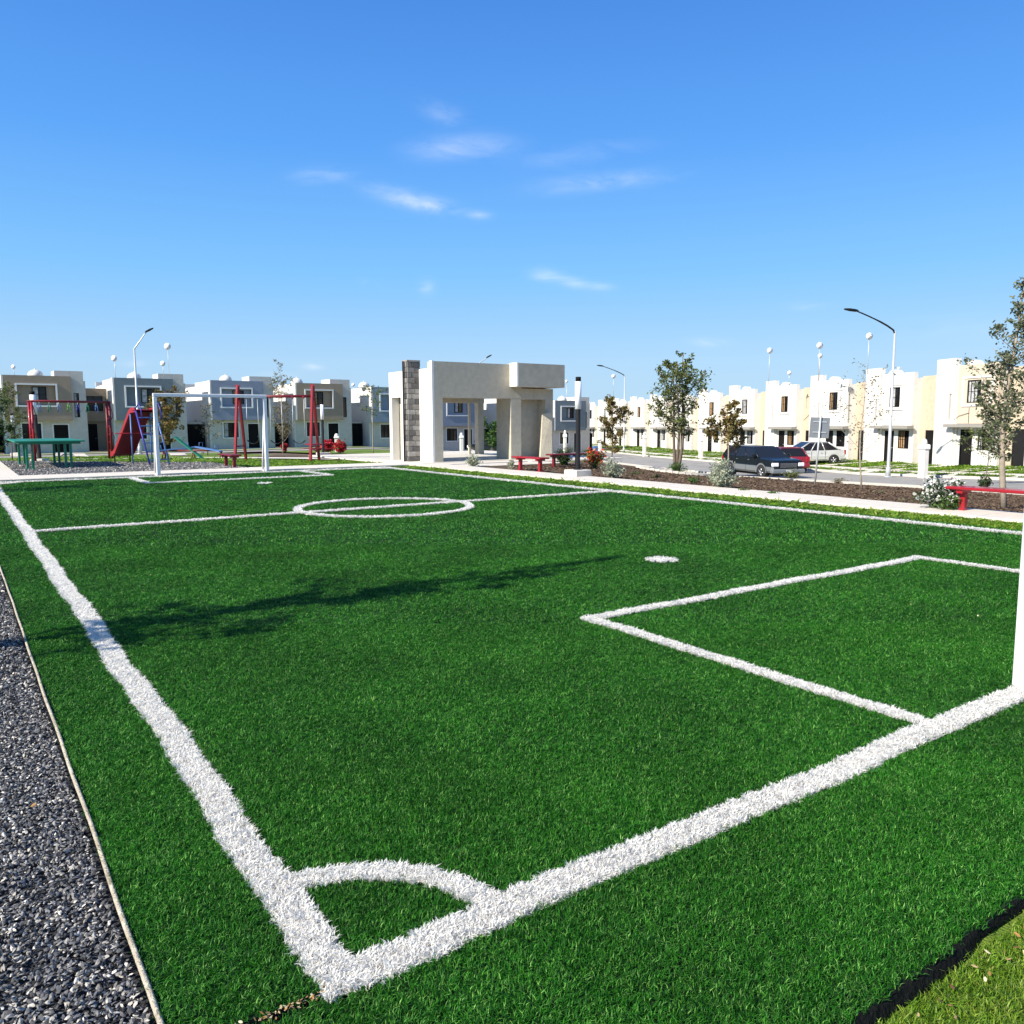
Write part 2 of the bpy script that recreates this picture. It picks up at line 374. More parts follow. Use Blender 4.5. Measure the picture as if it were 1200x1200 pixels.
LW = .113
HV = 11.12; CC = (5.53, 11.15); CR = 1.53
LINES = []   # (name, test(u,v) -> bool array, ribbon polyline, width)
LINES += [('touchline', [(0, -.06), (0, 22.3)], LW), ('touchline', [(10.93, -.06), (10.93, 22.3)], LW),
          ('goal_line', [(0, 0), (10.93, 0)], LW+.012), ('goal_line', [(0, 22.3), (10.93, 22.3)], LW),
          ('halfway_line', [(0, HV), (10.93, HV)], .095)]
bx0, bx1, bd = 3.2, 8.0, 2.72
LINES += [('penalty_box_line', [(bx0, 0), (bx0, bd)], .095), ('penalty_box_line', [(bx0-.05, bd), (bx1+.05, bd)], .095), ('penalty_box_line', [(bx1, bd), (bx1, 0)], .095),
          ('penalty_box_line', [(bx0, 22.3), (bx0, 19.82)], .095), ('penalty_box_line', [(bx0-.05, 19.82), (bx1+.1, 19.82)], .095), ('penalty_box_line', [(bx1+.05, 19.82), (bx1+.05, 22.3)], .095)]
LINES += [('centre_circle', [(CC[0]+CR*cos(t), CC[1]+CR*sin(t)) for t in np.linspace(0, 2*pi, 49)], .095),
          ('corner_arc', [(.54*cos(t), .54*sin(t)) for t in np.linspace(0, pi/2, 12)], .085),
          ('corner_arc', [(10.93-.54*cos(t), .54*sin(t)) for t in np.linspace(0, pi/2, 12)], .085),
          ('corner_arc', [(.54*cos(t), 22.3-.54*sin(t)) for t in np.linspace(0, pi/2, 12)], .085),
          ('corner_arc', [(10.93-.54*cos(t), 22.3-.54*sin(t)) for t in np.linspace(0, pi/2, 12)], .085),
          ('penalty_spot', [(5.6, 4.22), (5.6, 4.40)], .20), ('penalty_spot', [(5.58, 17.98), (5.58, 18.16)], .20)]
def dist_poly(P, pl):
    d = np.full(len(P), 1e9)
    for a, c in zip(pl[:-1], pl[1:]):
        a = np.array(a); c = np.array(c); e = c - a; t = np.clip(((P - a) @ e) / (e @ e), 0, 1)
        d = np.minimum(d, np.linalg.norm(P - a - t[:, None]*e, axis=1))
    return d
def line_mask(P):
    q = P + np.stack([.009*np.sin(P[:, 1]*2.1) + .006*np.sin(P[:, 1]*7.3+1), .009*np.sin(P[:, 0]*2.7+2) + .006*np.sin(P[:, 0]*6.1)], 1)
    which = np.full(len(P), -1)
    for i, (n, pl, w) in enumerate(LINES):
        if n == 'penalty_spot': dd = np.linalg.norm((q - np.array(pl).mean(0)), axis=1); hit = dd < .17
        elif len(pl) == 2:
            a = np.array(pl[0]); e = np.array(pl[1]) - a; L_ = np.linalg.norm(e); e = e / L_; t = (q - a) @ e; s_ = np.abs((q - a) @ np.array([-e[1], e[0]]))
            hit = (s_ < w/2) & (t > -w/2*0) & (t < L_)
        else: hit = dist_poly(q, pl) < w/2
        which[hit & (which < 0)] = i
    return which
def ribbon(pl, w, z, m):
    b = MB(); P = [np.array(p, float) for p in pl]; out = []
    if len(P) == 2:
        n = max(1, int(np.linalg.norm(P[1]-P[0]) / .5)); P = [P[0] + (P[1]-P[0])*k/n for k in range(n+1)]
    closed = np.linalg.norm(P[0]-P[-1]) < 1e-6
    for i, p in enumerate(P):
        d = P[min(i+1, len(P)-1)] - P[max(i-1, 0)]
        if closed and i in (0, len(P)-1): d = P[1] - P[-2]
        d = d / np.linalg.norm(d); nn = np.array([-d[1], d[0]])
        for s_ in (-1, 1):
            q = p + nn*s_*w/2; x, y = UV(q[0], q[1]); out.append((x, y, z))
    fs = [(2*i, 2*i+2, 2*i+3, 2*i+1) for i in range(len(P)-1)]
    b.add(out, fs, m)
    me = b.mesh('line'); 
    if me.polygons[0].normal.z < 0: me.flip_normals()
    return me
LINE_OBJ = []
for i, (n, pl, w) in enumerate(LINES):
    LINE_OBJ.append(link(n, ribbon(pl, w, .004 + .0006*i, turf_white), kind='structure'))

# ------------------------------------------------------------------ blades
green_ramp = [(.006,.045,.003), (.015,.115,.007), (.030,.185,.011), (.009,.065,.004), (.066,.285,.024), (.019,.140,.009), (.22,.48,.10)]
blade_g = mat('turf_blade', (0,0,0), .5, spec=.16, ramp=green_ramp, trans=.25)
_t = blade_g.node_tree; _oi = _t.nodes.new('ShaderNodeObjectInfo'); _nz = _t.nodes.new('ShaderNodeTexNoise'); _nz.inputs['Scale'].default_value = .9; _nz.inputs['Detail'].default_value = 5; _nz.inputs['Roughness'].default_value = .6
_t.links.new(_oi.outputs['Location'], _nz.inputs['Vector']); _mr = _t.nodes.new('ShaderNodeMapRange'); _mr.inputs['From Min'].default_value = .32; _mr.inputs['From Max'].default_value = .68; _mr.inputs['To Min'].default_value = .68; _mr.inputs['To Max'].default_value = 1.18
_t.links.new(_nz.outputs[0], _mr.inputs[0]); _hv = _t.nodes.new('ShaderNodeHueSaturation'); _t.links.new(_mr.outputs[0], _hv.inputs['Value'])
_rp = next(n_ for n_ in _t.nodes if n_.type == 'VALTORGB')
for _l in list(_rp.outputs[0].links): _to = _l.to_socket; _t.links.remove(_l); _t.links.new(_hv.outputs[0], _to)
_t.links.new(_rp.outputs[0], _hv.inputs['Color'])      # worn and fresher areas of the pile
blade_w = mat('turf_blade_white', (0,0,0), .5, spec=.3, ramp=[(.94,.92,.87), (.91,.89,.84), (.95,.93,.88), (.87,.84,.78), (.94,.92,.87)], trans=.5)
lawn_ramp = [(.06,.14,.008), (.11,.23,.012), (.17,.32,.018), (.08,.17,.01), (.24,.38,.03), (.30,.34,.07)]
blade_l = mat('lawn_blade', (0,0,0), .5, spec=.3, ramp=lawn_ramp, trans=.3)
def tuft(name, n, rad, hgt, wid, m, lean=.9, seed=0):
    r = np.random.default_rng(seed); V = []; Fc = []; sh = []
    for i in range(n):
        a = r.uniform(0, 2*pi); rr = rad*sqrt(r.uniform()); p = np.array([rr*cos(a), rr*sin(a), 0.0])
        th = r.uniform(0, 2*pi); l = r.uniform(.25, lean)*hgt; h = hgt*r.uniform(.65, 1.05); d = np.array([cos(th), sin(th), 0]); s_ = np.array([-sin(th+.6*r.normal()), cos(th+.6*r.normal()), 0]) * wid/2
        mid = p + d*l*.35 + np.array([0,0,h*.6]); tip = p + d*l*1.1 + np.array([0,0,h*.95 - l*.25])
        o = len(V); V += [p - s_, p + s_, mid + s_*.9, mid - s_*.9, tip]; Fc += [(o, o+1, o+2), (o, o+2, o+3), (o+3, o+2, o+4)]; sh += [r.uniform(0, .5)]*3
    me = npmesh(name, np.array(V), np.array(Fc), [m])
    at = me.attributes.new('shade', 'FLOAT', 'FACE'); at.data.foreach_set('value', np.array(sh, np.float32))
    return source(name, me)
def frustum_pts(y0, y1, dens, r=RNG):
    """uniform points on the ground seen by the camera, between two depths"""
    w1 = .68*y1 + 1.2; g = 1/sqrt(dens); gy = np.arange(y0, y1, g); gx = np.arange(-w1, w1, g)
    X, Y = np.meshgrid(gx, gy); X = (X + r.uniform(0, g, X.shape)).ravel(); Y = (Y + r.uniform(0, g, Y.shape)).ravel(); k = (np.abs(X) < .68*Y + 1.2) & (Y < y1)
    return X[k], Y[k]
def to_uv(X, Y): return (X-O[0])*D2[0] + (Y-O[1])*D2[1], (X-O[0])*D1[0] + (Y-O[1])*D1[1]
tg = [tuft('turf_tuft', 26, .020, .023, .0022, blade_g, seed=i) for i in range(4)]
tw = [tuft('white_tuft', 22, .015, .024, .0042, blade_w, seed=10+i, lean=1.15) for i in range(3)]
tgf = [tuft('turf_tuft_far', 12, .022, .028, .0045, blade_g, seed=20+i) for i in range(3)]
twf = [tuft('white_tuft_far', 14, .018, .034, .0060, blade_w, seed=30+i, lean=.7) for i in range(3)]
def in_turf(u, v, m=0): return (((u > 0) & (v > TV0+m)) | ((u > TU0+m) & (u <= 0) & (v > -.005)) | ((u > TU0) & (u <= 0) & (v < -.05))) & (u < TU1-m) & (v < TV1-m)
TURF = []; gz = []; GS = []
for (y0, y1, dens, sc, far) in ((1.2, 3.6, 2600, 1.0, 0), (3.6, 6, 1600, 1.15, 0), (6, 10, 800, 1.35, 0), (10, 16, 380, 1.5, 1), (16, 31, 170, 2.0, 1)):
    X, Y = frustum_pts(y0, y1, dens); u, v = to_uv(X, Y); k = in_turf(u, v, .004); X, Y, u, v = X[k], Y[k], u[k], v[k]
    lm = line_mask(np.stack([u, v], 1)); n = len(X)
    rot = np.stack([RNG.normal(0, .16, n), RNG.normal(0, .16, n), RNG.uniform(0, 2*pi, n)], 1)
    s_ = sc*RNG.uniform(.8, 1.2, n); zs = RNG.uniform(.75, 1.15, n) * (1 + .0*sc)
    # slow drifts in pile height make faint lanes and worn patches
    zs *= 1 + .12*np.sin(u*1.3+np.sin(v*.7)) * np.sin(v*.9+1)
    scl = np.stack([s_, s_, zs], 1); P = np.stack([X, Y, np.zeros(n)], 1)
    TURF.append((far, lm, P, rot, scl, dens))
for far in (0, 1):
    Ps = np.concatenate([p[2][p[1] < 0] for p in TURF if p[0] == far]); R_ = np.concatenate([p[3][p[1] < 0] for p in TURF if p[0] == far]); S_ = np.concatenate([p[4][p[1] < 0] for p in TURF if p[0] == far])
    scatter('turf_blades', Ps, R_, S_, tgf if far else tg, parent=turf, kind='stuff')
# white fibres: denser on the painted lines
for i, (n_, pl, w) in enumerate(LINES):
    L_ = sum(np.linalg.norm(np.array(a)-np.array(b_)) for a, b_ in zip(pl[:-1], pl[1:]))
    pts = []
    cen = np.array(pl).mean(0)
    for a, c in zip(pl[:-1], pl[1:]):
        a = np.array(a, float); c = np.array(c, float); ln = np.linalg.norm(c-a); k = int(ln*(w+.06)*12000) + 4
        t = RNG.uniform(0, 1, k); s_ = RNG.uniform(-w/2-.03, w/2+.03, k); e = (c-a)/ln; nn = np.array([-e[1], e[0]]); pts.append(a + np.outer(t, c-a) + np.outer(s_, nn))
    pts = np.concatenate(pts) if n_ != 'penalty_spot' else cen + RNG.uniform(-.2, .2, (400, 2))
    lm = line_mask(pts); pts = pts[lm == i]
    X = O[0] + pts[:, 0]*D2[0] + pts[:, 1]*D1[0]; Y = O[1] + pts[:, 0]*D2[1] + pts[:, 1]*D1[1]
    keep = (np.abs(X) < .68*Y+1.2) & (Y > 1) & (RNG.uniform(0, 1, len(X)) < np.clip((5.0/np.maximum(Y, 1))**1.4, .05, .55)); X, Y = X[keep], Y[keep]
    if len(X) < 3: continue
    n = len(X); sc = np.interp(Y, [3, 30], [1.0, 3.0]) * RNG.uniform(.85, 1.15, n)
    scatter('white_fibres', np.stack([X, Y, np.full(n, .005)], 1), np.stack([RNG.normal(0, .2, n), RNG.normal(0, .2, n), RNG.uniform(0, 6.28, n)], 1), np.stack([sc, sc, RNG.uniform(.8, 1.15, n)], 1), tw if Y.min() < 9 else twf, parent=LINE_OBJ[i], kind='stuff')

# natural grass at the near right, along the right touchline and round the playground
def lawn_scatter(name, test, bands, zoff, parent, srcs, hs=1.0):
    A = []
    for (y0, y1, dens, sc) in bands:
        X, Y = frustum_pts(y0, y1, dens); u, v = to_uv(X, Y); k = test(u, v); X, Y = X[k], Y[k]; n = len(X)
        if n: A.append((X, Y, sc*RNG.uniform(.8, 1.25, n)))
    if not A: return
    X = np.concatenate([a[0] for a in A]); Y = np.concatenate([a[1] for a in A]); s_ = np.concatenate([a[2] for a in A]); n = len(X)
    Z = np.array([T(x, y) for x, y in zip(X, Y)]) + zoff
    scatter(name, np.stack([X, Y, Z], 1), np.stack([RNG.normal(0, .2, n), RNG.normal(0, .2, n), RNG.uniform(0, 6.28, n)], 1), np.stack([s_, s_, hs*RNG.uniform(.7, 1.2, n)], 1), srcs, parent=parent, kind='stuff')
tl = [tuft('lawn_tuft', 18, .020, .030, .0026, blade_l, seed=40+i, lean=1.0) for i in range(3)]
tlf = [tuft('lawn_tuft_far', 12, .03, .04, .007, blade_l, seed=50+i, lean=1.0) for i in range(3)]
lawn1 = sheet('lawn', quadfn((.6, -5), (12.2, -5), (12.2, TV0+.02), (.6, TV0+.02)), 10, 6, -.045, grass_a)
lawn_scatter('grass_blades', lambda u, v: (u > .6) & (v < TV0-.035) & (v > -4.5), ((1.2, 4, 2600, 1.0), (4, 7, 900, 1.3)), -.043, lawn1, tl, 1.0)
lawn2 = sheet('lawn', quadfn((TU1, -5), (12.35, -5), (12.35, 23), (TU1, 23)), 2, 30, -.02, grass_a)
lawn_scatter('grass_blades', lambda u, v: (u > TU1+.02) & (u < 12.33) & (v < 22.8), ((4, 14, 260, 2.2), (14, 29, 90, 3.4)), -.02, lawn2, tlf, .85)

# gravel strip on the left
gravel1 = sheet('gravel', quadfn((-12, -4), (TU0-.01, -4), (TU0-.01, 25), (-12, 25)), 8, 12, -.03, gravel_m)
stone_m = mat('gravel_stone', (0,0,0), .75, spec=.35, ramp=[(.064,.067,.074), (.105,.108,.118), (.036,.037,.042), (.18,.182,.19), (.08,.083,.09), (.36,.34,.31), (.055,.054,.056), (.15,.143,.138), (.72,.67,.58), (.075,.072,.072)])
def stone(seed):
    r = np.random.default_rng(seed)
    base = np.array([(1,0,0),(-1,0,0),(0,1,0),(0,-1,0),(0,0,1),(0,0,-1),(.7,.7,.1),(-.7,.7,-.1),(.7,-.7,-.1),(-.7,-.7,.2)], float)
    base *= r.uniform(.65, 1.1, (10, 1)); base *= np.array([1.0, .68, .42]) * .013
    import bmesh
    bm = bmesh.new(); [bm.verts.new(tuple(p)) for p in base]; bmesh.ops.convex_hull(bm, input=bm.verts); me = bpy.data.meshes.new('stone')
    for v_ in [v_ for v_ in bm.verts if not v_.link_faces]: bm.verts.remove(v_)
    bm.to_mesh(me); bm.free(); me.materials.append(stone_m)
    return source('gravel_stone', me)
stones = [stone(i) for i in range(6)]
A = []
for (y0, y1, dens, sc) in ((1.2, 4.2, 9500, .72), (4.2, 7, 4400, .92), (7, 12, 1300, 1.5), (12, 24, 350, 2.4)):
    w1 = .68*y1 + 1.2; n = int((y1-y0)*w1*dens); Y = RNG.uniform(y0, y1, n); X = RNG.uniform(-w1, 0, n); u, v = to_uv(X, Y)
    k = (np.abs(X) < .68*Y+.8) & (u < TU0-.028) & (u > -11.5) & (v < 23.3); X, Y = X[k], Y[k]; A.append((X, Y, sc*RNG.uniform(.45, 1.35, len(X))))
X = np.concatenate([a[0] for a in A]); Y = np.concatenate([a[1] for a in A]); s_ = np.concatenate([a[2] for a in A]); n = len(X)
scatter('gravel_stones', np.stack([X, Y, -.022 + RNG.uniform(0, .016, n)], 1), np.stack([RNG.normal(0, .55, n), RNG.normal(0, .55, n), RNG.uniform(0, 6.28, n)], 1), np.stack([s_]*3, 1), stones, parent=gravel1, kind='stuff')

# pale edging strip between turf and gravel
edge_m = mat('edging', (.62,.56,.45), .9, .35, 18, .8, 120, col2=(.33,.28,.2))
b = MB(); pts = []
for k in range(0, 150):
    v = -1.2 + k*.162; x, y = UV(TU0 - .010 + .002*sin(v*1.3) + .002*sin(v*5.3+1), v); pts.append((x, y, .006 + .003*sin(v*5)))
b.tube(pts, .0085, edge_m, 7)
link('edging_strip', b.mesh('edging'), label='pale cord-like edging strip between the gravel and the artificial turf', cat='edging')

# black rolled edge of the turf mat above the natural grass
b = MB(); vs = []; ne = 120
for k in range(ne+1):
    u = .5 + k*.1; j = .012*sin(u*4.1) + .008*sin(u*11+1) + .006*sin(u*23)
    for (dv, z) in ((.012, -.002), (-.002+j*.3, .002), (-.010+j*.5, -.010), (-.020+j*.9, -.036)):
        x, y = UV(u, TV0+dv); vs.append((x, y, z))
b.add(vs, [(4*i+q, 4*i+4+q, 4*i+5+q, 4*i+1+q)[::-1] for i in range(ne) for q in range(3)], mat('black_mat_edge', (.010,.011,.010), .9, .4, 30, .8, 60, spec=.1), True)
b.build('mat_edge', turf)

# seam debris in the turf joint at the corner
leaf_m = mat('dry_leaf', (0,0,0), .8, ramp=[(.40,.22,.07), (.22,.10,.03), (.60,.46,.24), (.16,.08,.03), (.72,.62,.42)])
def leafsrc(seed, L_=.014):
    r = np.random.default_rng(seed); w = L_*r.uniform(.35, .55); c = r.uniform(-.4, .4)*L_
    V = np.array([(-L_, 0, 0), (-L_*.3, -w, c*.4), (L_*.5, -w*.8, c), (L_, 0, c*.3), (L_*.5, w*.8, c*1.2), (-L_*.3, w, c*.2), (0, 0, -c*.2)])
    me = npmesh('leaf', V, np.array([(6, 0, 1), (6, 1, 2), (6, 2, 3), (6, 3, 4), (6, 4, 5), (6, 5, 0)]), [leaf_m]); return source('dry_leaf', me)
lv = [leafsrc(i) for i in range(5)]
P = []; S_ = []
for k in range(150):
    u = RNG.uniform(-.42, .0); v = -.026 + RNG.normal(0, .008); x, y = UV(u, v); P.append((x, y, .004 + RNG.uniform(0, .012))); S_.append(RNG.uniform(.25, .6))
for k in range(40):
    u = RNG.uniform(.9, 2.6); v = TV0 - .06 - abs(RNG.normal(0, .05)); x, y = UV(u, v); P.append((x, y, -.012)); S_.append(RNG.uniform(.5, 1.2))
for k in range(44):
    u = RNG.uniform(.9, 2.8); v = TV0 - RNG.uniform(.06, .8); x, y = UV(u, v); P.append((x, y, -.004)); S_.append(RNG.uniform(.4, 1.1))
for k in range(26):
    u = RNG.uniform(0, 10); v = RNG.uniform(0, 11); x, y = UV(u, v); P.append((x, y, .034)); S_.append(RNG.uniform(.35, .9))
for k in range(30):
    u = RNG.uniform(-3, -.5); v = RNG.uniform(0, 7); x, y = UV(u, v); P.append((x, y, .008)); S_.append(RNG.uniform(.6, 1.5))
n = len(P); scatter('leaf_litter', P, np.stack([RNG.normal(0, .3, n), RNG.normal(0, .3, n), RNG.uniform(0, 6.28, n)], 1), np.stack([S_]*3, 1), lv, kind='stuff')

# ------------------------------------------------------------------ walks, playground, planting bed, street
def slab_walk(name, u0, u1, v0, v1, along, step, z, m=walkc):
    """concrete walk of single slabs on a dark joint bed"""
    base = sheet(name, quadfn((u0+.01, v0+.01), (u1-.01, v0+.01), (u1-.01, v1-.01), (u0+.01, v1-.01)), 8, 8, z-.035, joint)
    L_ = (v1-v0) if along == 'v' else (u1-u0); n = max(1, round(L_/step)); st = L_/n; wd_ = (u1-u0) if along == 'v' else (v1-v0)
    g = .012; sx, sy = (wd_, st) if along == 'v' else (st, wd_)
    me = MB().box(g/2, sx-g/2, g/2, sy-g/2, -.05, 0, m, bev=.008).mesh('slab')
    for k in range(n):
        u, v = (u0, v0+k*st) if along == 'v' else (u0+k*st, v0)
        x, y = UV(u, v); link('slab', me, base, (x, y, z + RNG.uniform(-.003, .003)), TH)
    return base
slab_walk('sidewalk', 12.35, 13.5, -3.5, 22.6, 'v', 1.5, .03)
slab_walk('sidewalk', -1.2, 12.35, 23.3, 25.0, 'u', 1.7, .03)
slab_walk('sidewalk', -1.2, .75, 25.0, 37.0, 'v', 1.7, .028)
slab_walk('plaza', 12.35, 17.0, 22.6, 33.0, 'v', 1.75, .03)
slab_walk('plaza', 17.0, 21.6, 22.4, 33.0, 'v', 1.75, .03)
sheet('path', quadfn((13.6, 21.0), (22.5, 21.0), (22.5, 22.3), (13.6, 22.5)), 14, 4, .012, walkc)
sheet('lawn', quadfn((17.5, 33), (60, 33), (60, 60), (17.5, 58)), 24, 20, -.04, grass_a)
play = sheet('playground_gravel', quadfn((.75, 25.0), (7.25, 25.0), (7.35, 29.7), (.85, 36.3)), 12, 16, .0, mat('play_gravel', (.14,.14,.15), .95, .5, 40, 1, 60))
n = 26000; a_ = RNG.uniform(0, 1, n); b_ = RNG.uniform(0, 1, n); U = .75+a_*6.5; V_ = 25.02 + b_*(11.2 - 6.6*a_)
X = O[0]+U*D2[0]+V_*D1[0]; Y = O[1]+U*D2[1]+V_*D1[1]; s_ = RNG.uniform(1.6, 3.6, n)
scatter('gravel_stones', np.stack([X, Y, np.full(n, .008)], 1), np.stack([RNG.normal(0, .5, n), RNG.normal(0, .5, n), RNG.uniform(0, 6.28, n)], 1), np.stack([s_]*3, 1), stones, parent=play, kind='stuff')
lawn3 = sheet('lawn', lambda a, b_: UV(-30 + a*44, 25.0 + b_*38), 44, 38, -.03, grass_a)
def play_lawn(u, v):
    far = 36.3 - (u-.85)*6.6/6.5
    return (((u > 7.3) & (u < 12.3) & (v > 25.05)) | ((v > far) & (u < 7.4) & (u > .8)) | ((u < -1.2) & (v > 25))) & (v < 48) & (v < 25 + (12.3-u)*3.9 + .5)
lawn_scatter('grass_blades', play_lawn, ((24, 34, 60, 4.2), (34, 52, 28, 6.0)), -.03, lawn3, tlf, 1.3)
# soft path that leaves the plaza behind the playground, and a lane in front of the left houses
def strip(name, cl, w, zo, m, n=24):
    cl = [np.array(p, float) for p in cl]; L_ = [0]
    for a, c in zip(cl[:-1], cl[1:]): L_.append(L_[-1] + np.linalg.norm(c-a))
    def f(a, b_):
        t = a*L_[-1]; k = max(i for i in range(len(cl)-1) if L_[i] <= t + 1e-9); d = (cl[k+1]-cl[k])/max(1e-9, L_[k+1]-L_[k]); p = cl[k] + d*(t-L_[k]) + np.array([-d[1], d[0]])*(b_-.5)*w
        return UV(p[0], p[1])
    return sheet(name, f, n, 2, zo, m)
strip('path', [(12.9, 30), (12.2, 33.2), (10.6, 37.2), (7.4, 41.6), (2, 45.4), (-6, 48), (-26, 50)], 1.5, .02, walkc, 40)
strip('planting_bed', [(14.4, 33.0), (13.6, 36.5), (12.5, 40)], 2.4, .02, mulch_m, 10)
sheet('road', lambda a, b_: UV(-40 + a*76, 53.5 + b_*6.5), 40, 6, -.02, asphalt)
sheet('sidewalk', lambda a, b_: UV(-40 + a*76, 60.0 + b_*1.3), 40, 2, .04, walkc)
sheet('lawn', lambda a, b_: UV(-40 + a*76, 61.3 + b_*5.6), 40, 4, .0, grass_a)

# mulch bed between the sidewalk and the street
def bed(a, b_):
    s0 = 4 + b_*62
    # a: 0 at the sidewalk edge, 1 at the street kerb
    # point on the sidewalk edge with the same street coordinate
    x1, y1 = QS(KERB_N - .02, s0)
    v = min(uv(x1, y1)[1] - 0*s0, 20.8); v = -2 + b_*22.9
    x0, y0 = UV(13.5, v)
    return x0 + (x1-x0)*a, y0 + (y1-y0)*a
bedo = sheet('planting_bed', bed, 26, 60, -.005, mulch_m)
chip_m = mat('bark_chip', (0,0,0), .9, ramp=[(.075,.042,.024), (.045,.026,.016), (.12,.075,.042), (.06,.036,.02), (.19,.13,.08), (.09,.055,.03)])
chs = []
for i in range(4):
    s0 = stone(60+i); s0.data.materials.clear(); s0.data.materials.append(chip_m); chs.append(s0)
CP = []
for (y0, y1, dens, sc) in ((8, 20, 170, 1.9), (20, 34, 80, 2.6), (34, 60, 22, 4)):
    X, Y = frustum_pts(y0, y1, dens); u, v = to_uv(X, Y); q = X*RN[0]+Y*RN[1]; k = (u > 13.55) & (q < KERB_N-.1) & (v < 20.8) & (X > 0)
    for x, y in zip(X[k], Y[k]): CP.append((x, y, T(x, y)+.008, sc*RNG.uniform(.5, 1.5)))
CP = np.array(CP); n = len(CP)
scatter('bark_mulch', CP[:, :3], np.stack([RNG.normal(0, .3, n), RNG.normal(0, .3, n), RNG.uniform(0, 6.28, n)], 1), np.stack([CP[:, 3]*1.3, CP[:, 3], CP[:, 3]*.8], 1), chs, parent=bedo, kind='stuff')
S0, S1 = 0, 112
def street(name, q0, q1, zo, m, na=3, s0=S0, s1=S1, skirt=0, zf=None):
    return sheet(name, lambda a, b_: QS(q0+(q1-q0)*a, s0+(s1-s0)*b_), na, 56, zo, m, skirt=skirt)
street('road', KERB_N+.16, KERB_F, .0, asphalt, 4)
street('kerb', KERB_N, KERB_N+.16, .11, concrete, 1, skirt=.14)
street('kerb', KERB_F, KERB_F+.16, .12, concrete, 1, skirt=.15)
street('verge', KERB_F+.16, KERB_F+.85, .09, grass_a, 2)
street('sidewalk', KERB_F+.85, KERB_F+2.1, .11, walkc, 2, skirt=.05)
flawn = street('lawn', KERB_F+2.1, FACADE+.3, .085, grass_a, 3)
n = 30000; q_ = RNG.uniform(KERB_F+.2, FACADE, n); s__ = RNG.uniform(24, 95, n)
k = ~((q_ > KERB_F+.85) & (q_ < KERB_F+2.1)); q_, s__ = q_[k], s__[k]
X = q_*RN[0]+s__*RD[0]; Y = q_*RN[1]+s__*RD[1]; Z = np.array([T(x, y) for x, y in zip(X, Y)]) + .09; n = len(X); s_ = RNG.uniform(4, 7, n)
DRV = []   # driveway strips (s centre, width), filled by the row of houses below
UNIT = 6.55; P0 = np.array([24.7, 47.0]); s_p0 = float(P0 @ RD)
for kk in range(-1, 12):
    so_ = s_p0 + kk*UNIT
    DRV += [(so_-1.3, .9), (so_-5.1, .55), (so_-6.15, .55)]
k = np.ones(n, bool)
for c, w in DRV: k &= np.abs(s__ - c) > w/2+.05
lawn_o = scatter('grass_blades', np.stack([X, Y, Z], 1)[k], np.stack([RNG.normal(0, .2, n), RNG.normal(0, .2, n), RNG.uniform(0, 6.28, n)], 1)[k], np.stack([s_, s_, s_*.35], 1)[k], tlf, parent=flawn, kind='stuff')
for c, w in DRV:
    sheet('driveway', lambda a, b_, c=c, w=w: QS(KERB_F+2.1 + (FACADE-KERB_F-2.12)*a, c + (b_-.5)*w), 4, 1, .13, walkc)
    sheet('driveway', lambda a, b_, c=c, w=w: QS(KERB_F+.16 + .69*a, c + (b_-.5)*w), 1, 1, .125, walkc)

# ================================================================== HOUSES
def window(par, x0, x1, z0, z1, yf, bars=2, cur=None, fw=.05, name='window', cw=.5):
    """dark frame set back in its opening, glass pane, bars and a curtain as sub-parts"""
    b = MB(); b.frame(x0, x1, z0, z1, fw, yf+.01, yf+.07, black)
    for k in range(bars):
        xx = x0 + (x1-x0)*(k+1)/(bars+1); b.box(xx-.014, xx+.014, yf+.015, yf+.045, z0+fw, z1-fw, black)
    if z1-z0 > .9: b.box(x0+fw, x1-fw, yf+.047, yf+.062, (z0+z1)/2-.012, (z0+z1)/2+.012, black)
    w = b.build(name, par)
    MB().box(x0+fw, x1-fw, yf+.066, yf+.072, z0+fw, z1-fw, glass).build('pane', w)
    if cur:
        b = MB(); n = 14; a, c = x0+fw, x0+fw+(x1-x0-2*fw)*cw; vs = []
        for i in range(n+1):
            xx = a+(c-a)*i/n; yy = yf+.058+.006*sin(i*2.2)
            vs += [(xx, yy, z0+fw), (xx, yy, z1-fw)]
        b.add(vs, [(2*i, 2*i+2, 2*i+3, 2*i+1) for i in range(n)], cur); b.build('curtain', w)
    return w
def door(par, x0, x1, z1, yf, m=black):
    b = MB(); b.frame(x0, x1, 0.02, z1, .05, yf+.01, yf+.08, m); b.box(x0+.05, x1-.05, yf+.03, yf+.07, .06, z1-.05, m)
    for z in (.25, 1.15): b.box(x0+.16, x1-.16, yf+.022, yf+.031, z, z+.7, m)
    d = b.build('door', par)
    MB().lathe([(.0, 0), (.028, .005), (.028, .03), (.0, .04)], galv, 8, (x1-.14, yf-.01, 1.02), axis='y').build('handle', d); return d
def dome(par, x, y, z, r, m=white):
    b = MB(); prof = [(r*.98, 0), (r, .12)] + [(r*cos(t), .12+r*.85*sin(t)) for t in np.linspace(.12, pi/2-.05, 7)]
    b.lathe(prof, m, 18, (x, y, z)); d = b.build('dome', par)
    MB().lathe([(.05, 0), (.05, .08), (.01, .1)], m, 8, (x, y, z+.12+r*.85)).build('vent', d) if r > .4 else None
    return d
def surround(par, x0, x1, z0, z1, y, w=.1, d=.05, m=None):
    MB().frame(x0, x1, z0, z1, w, y-d, y, m or trim).build('window_surround', par)
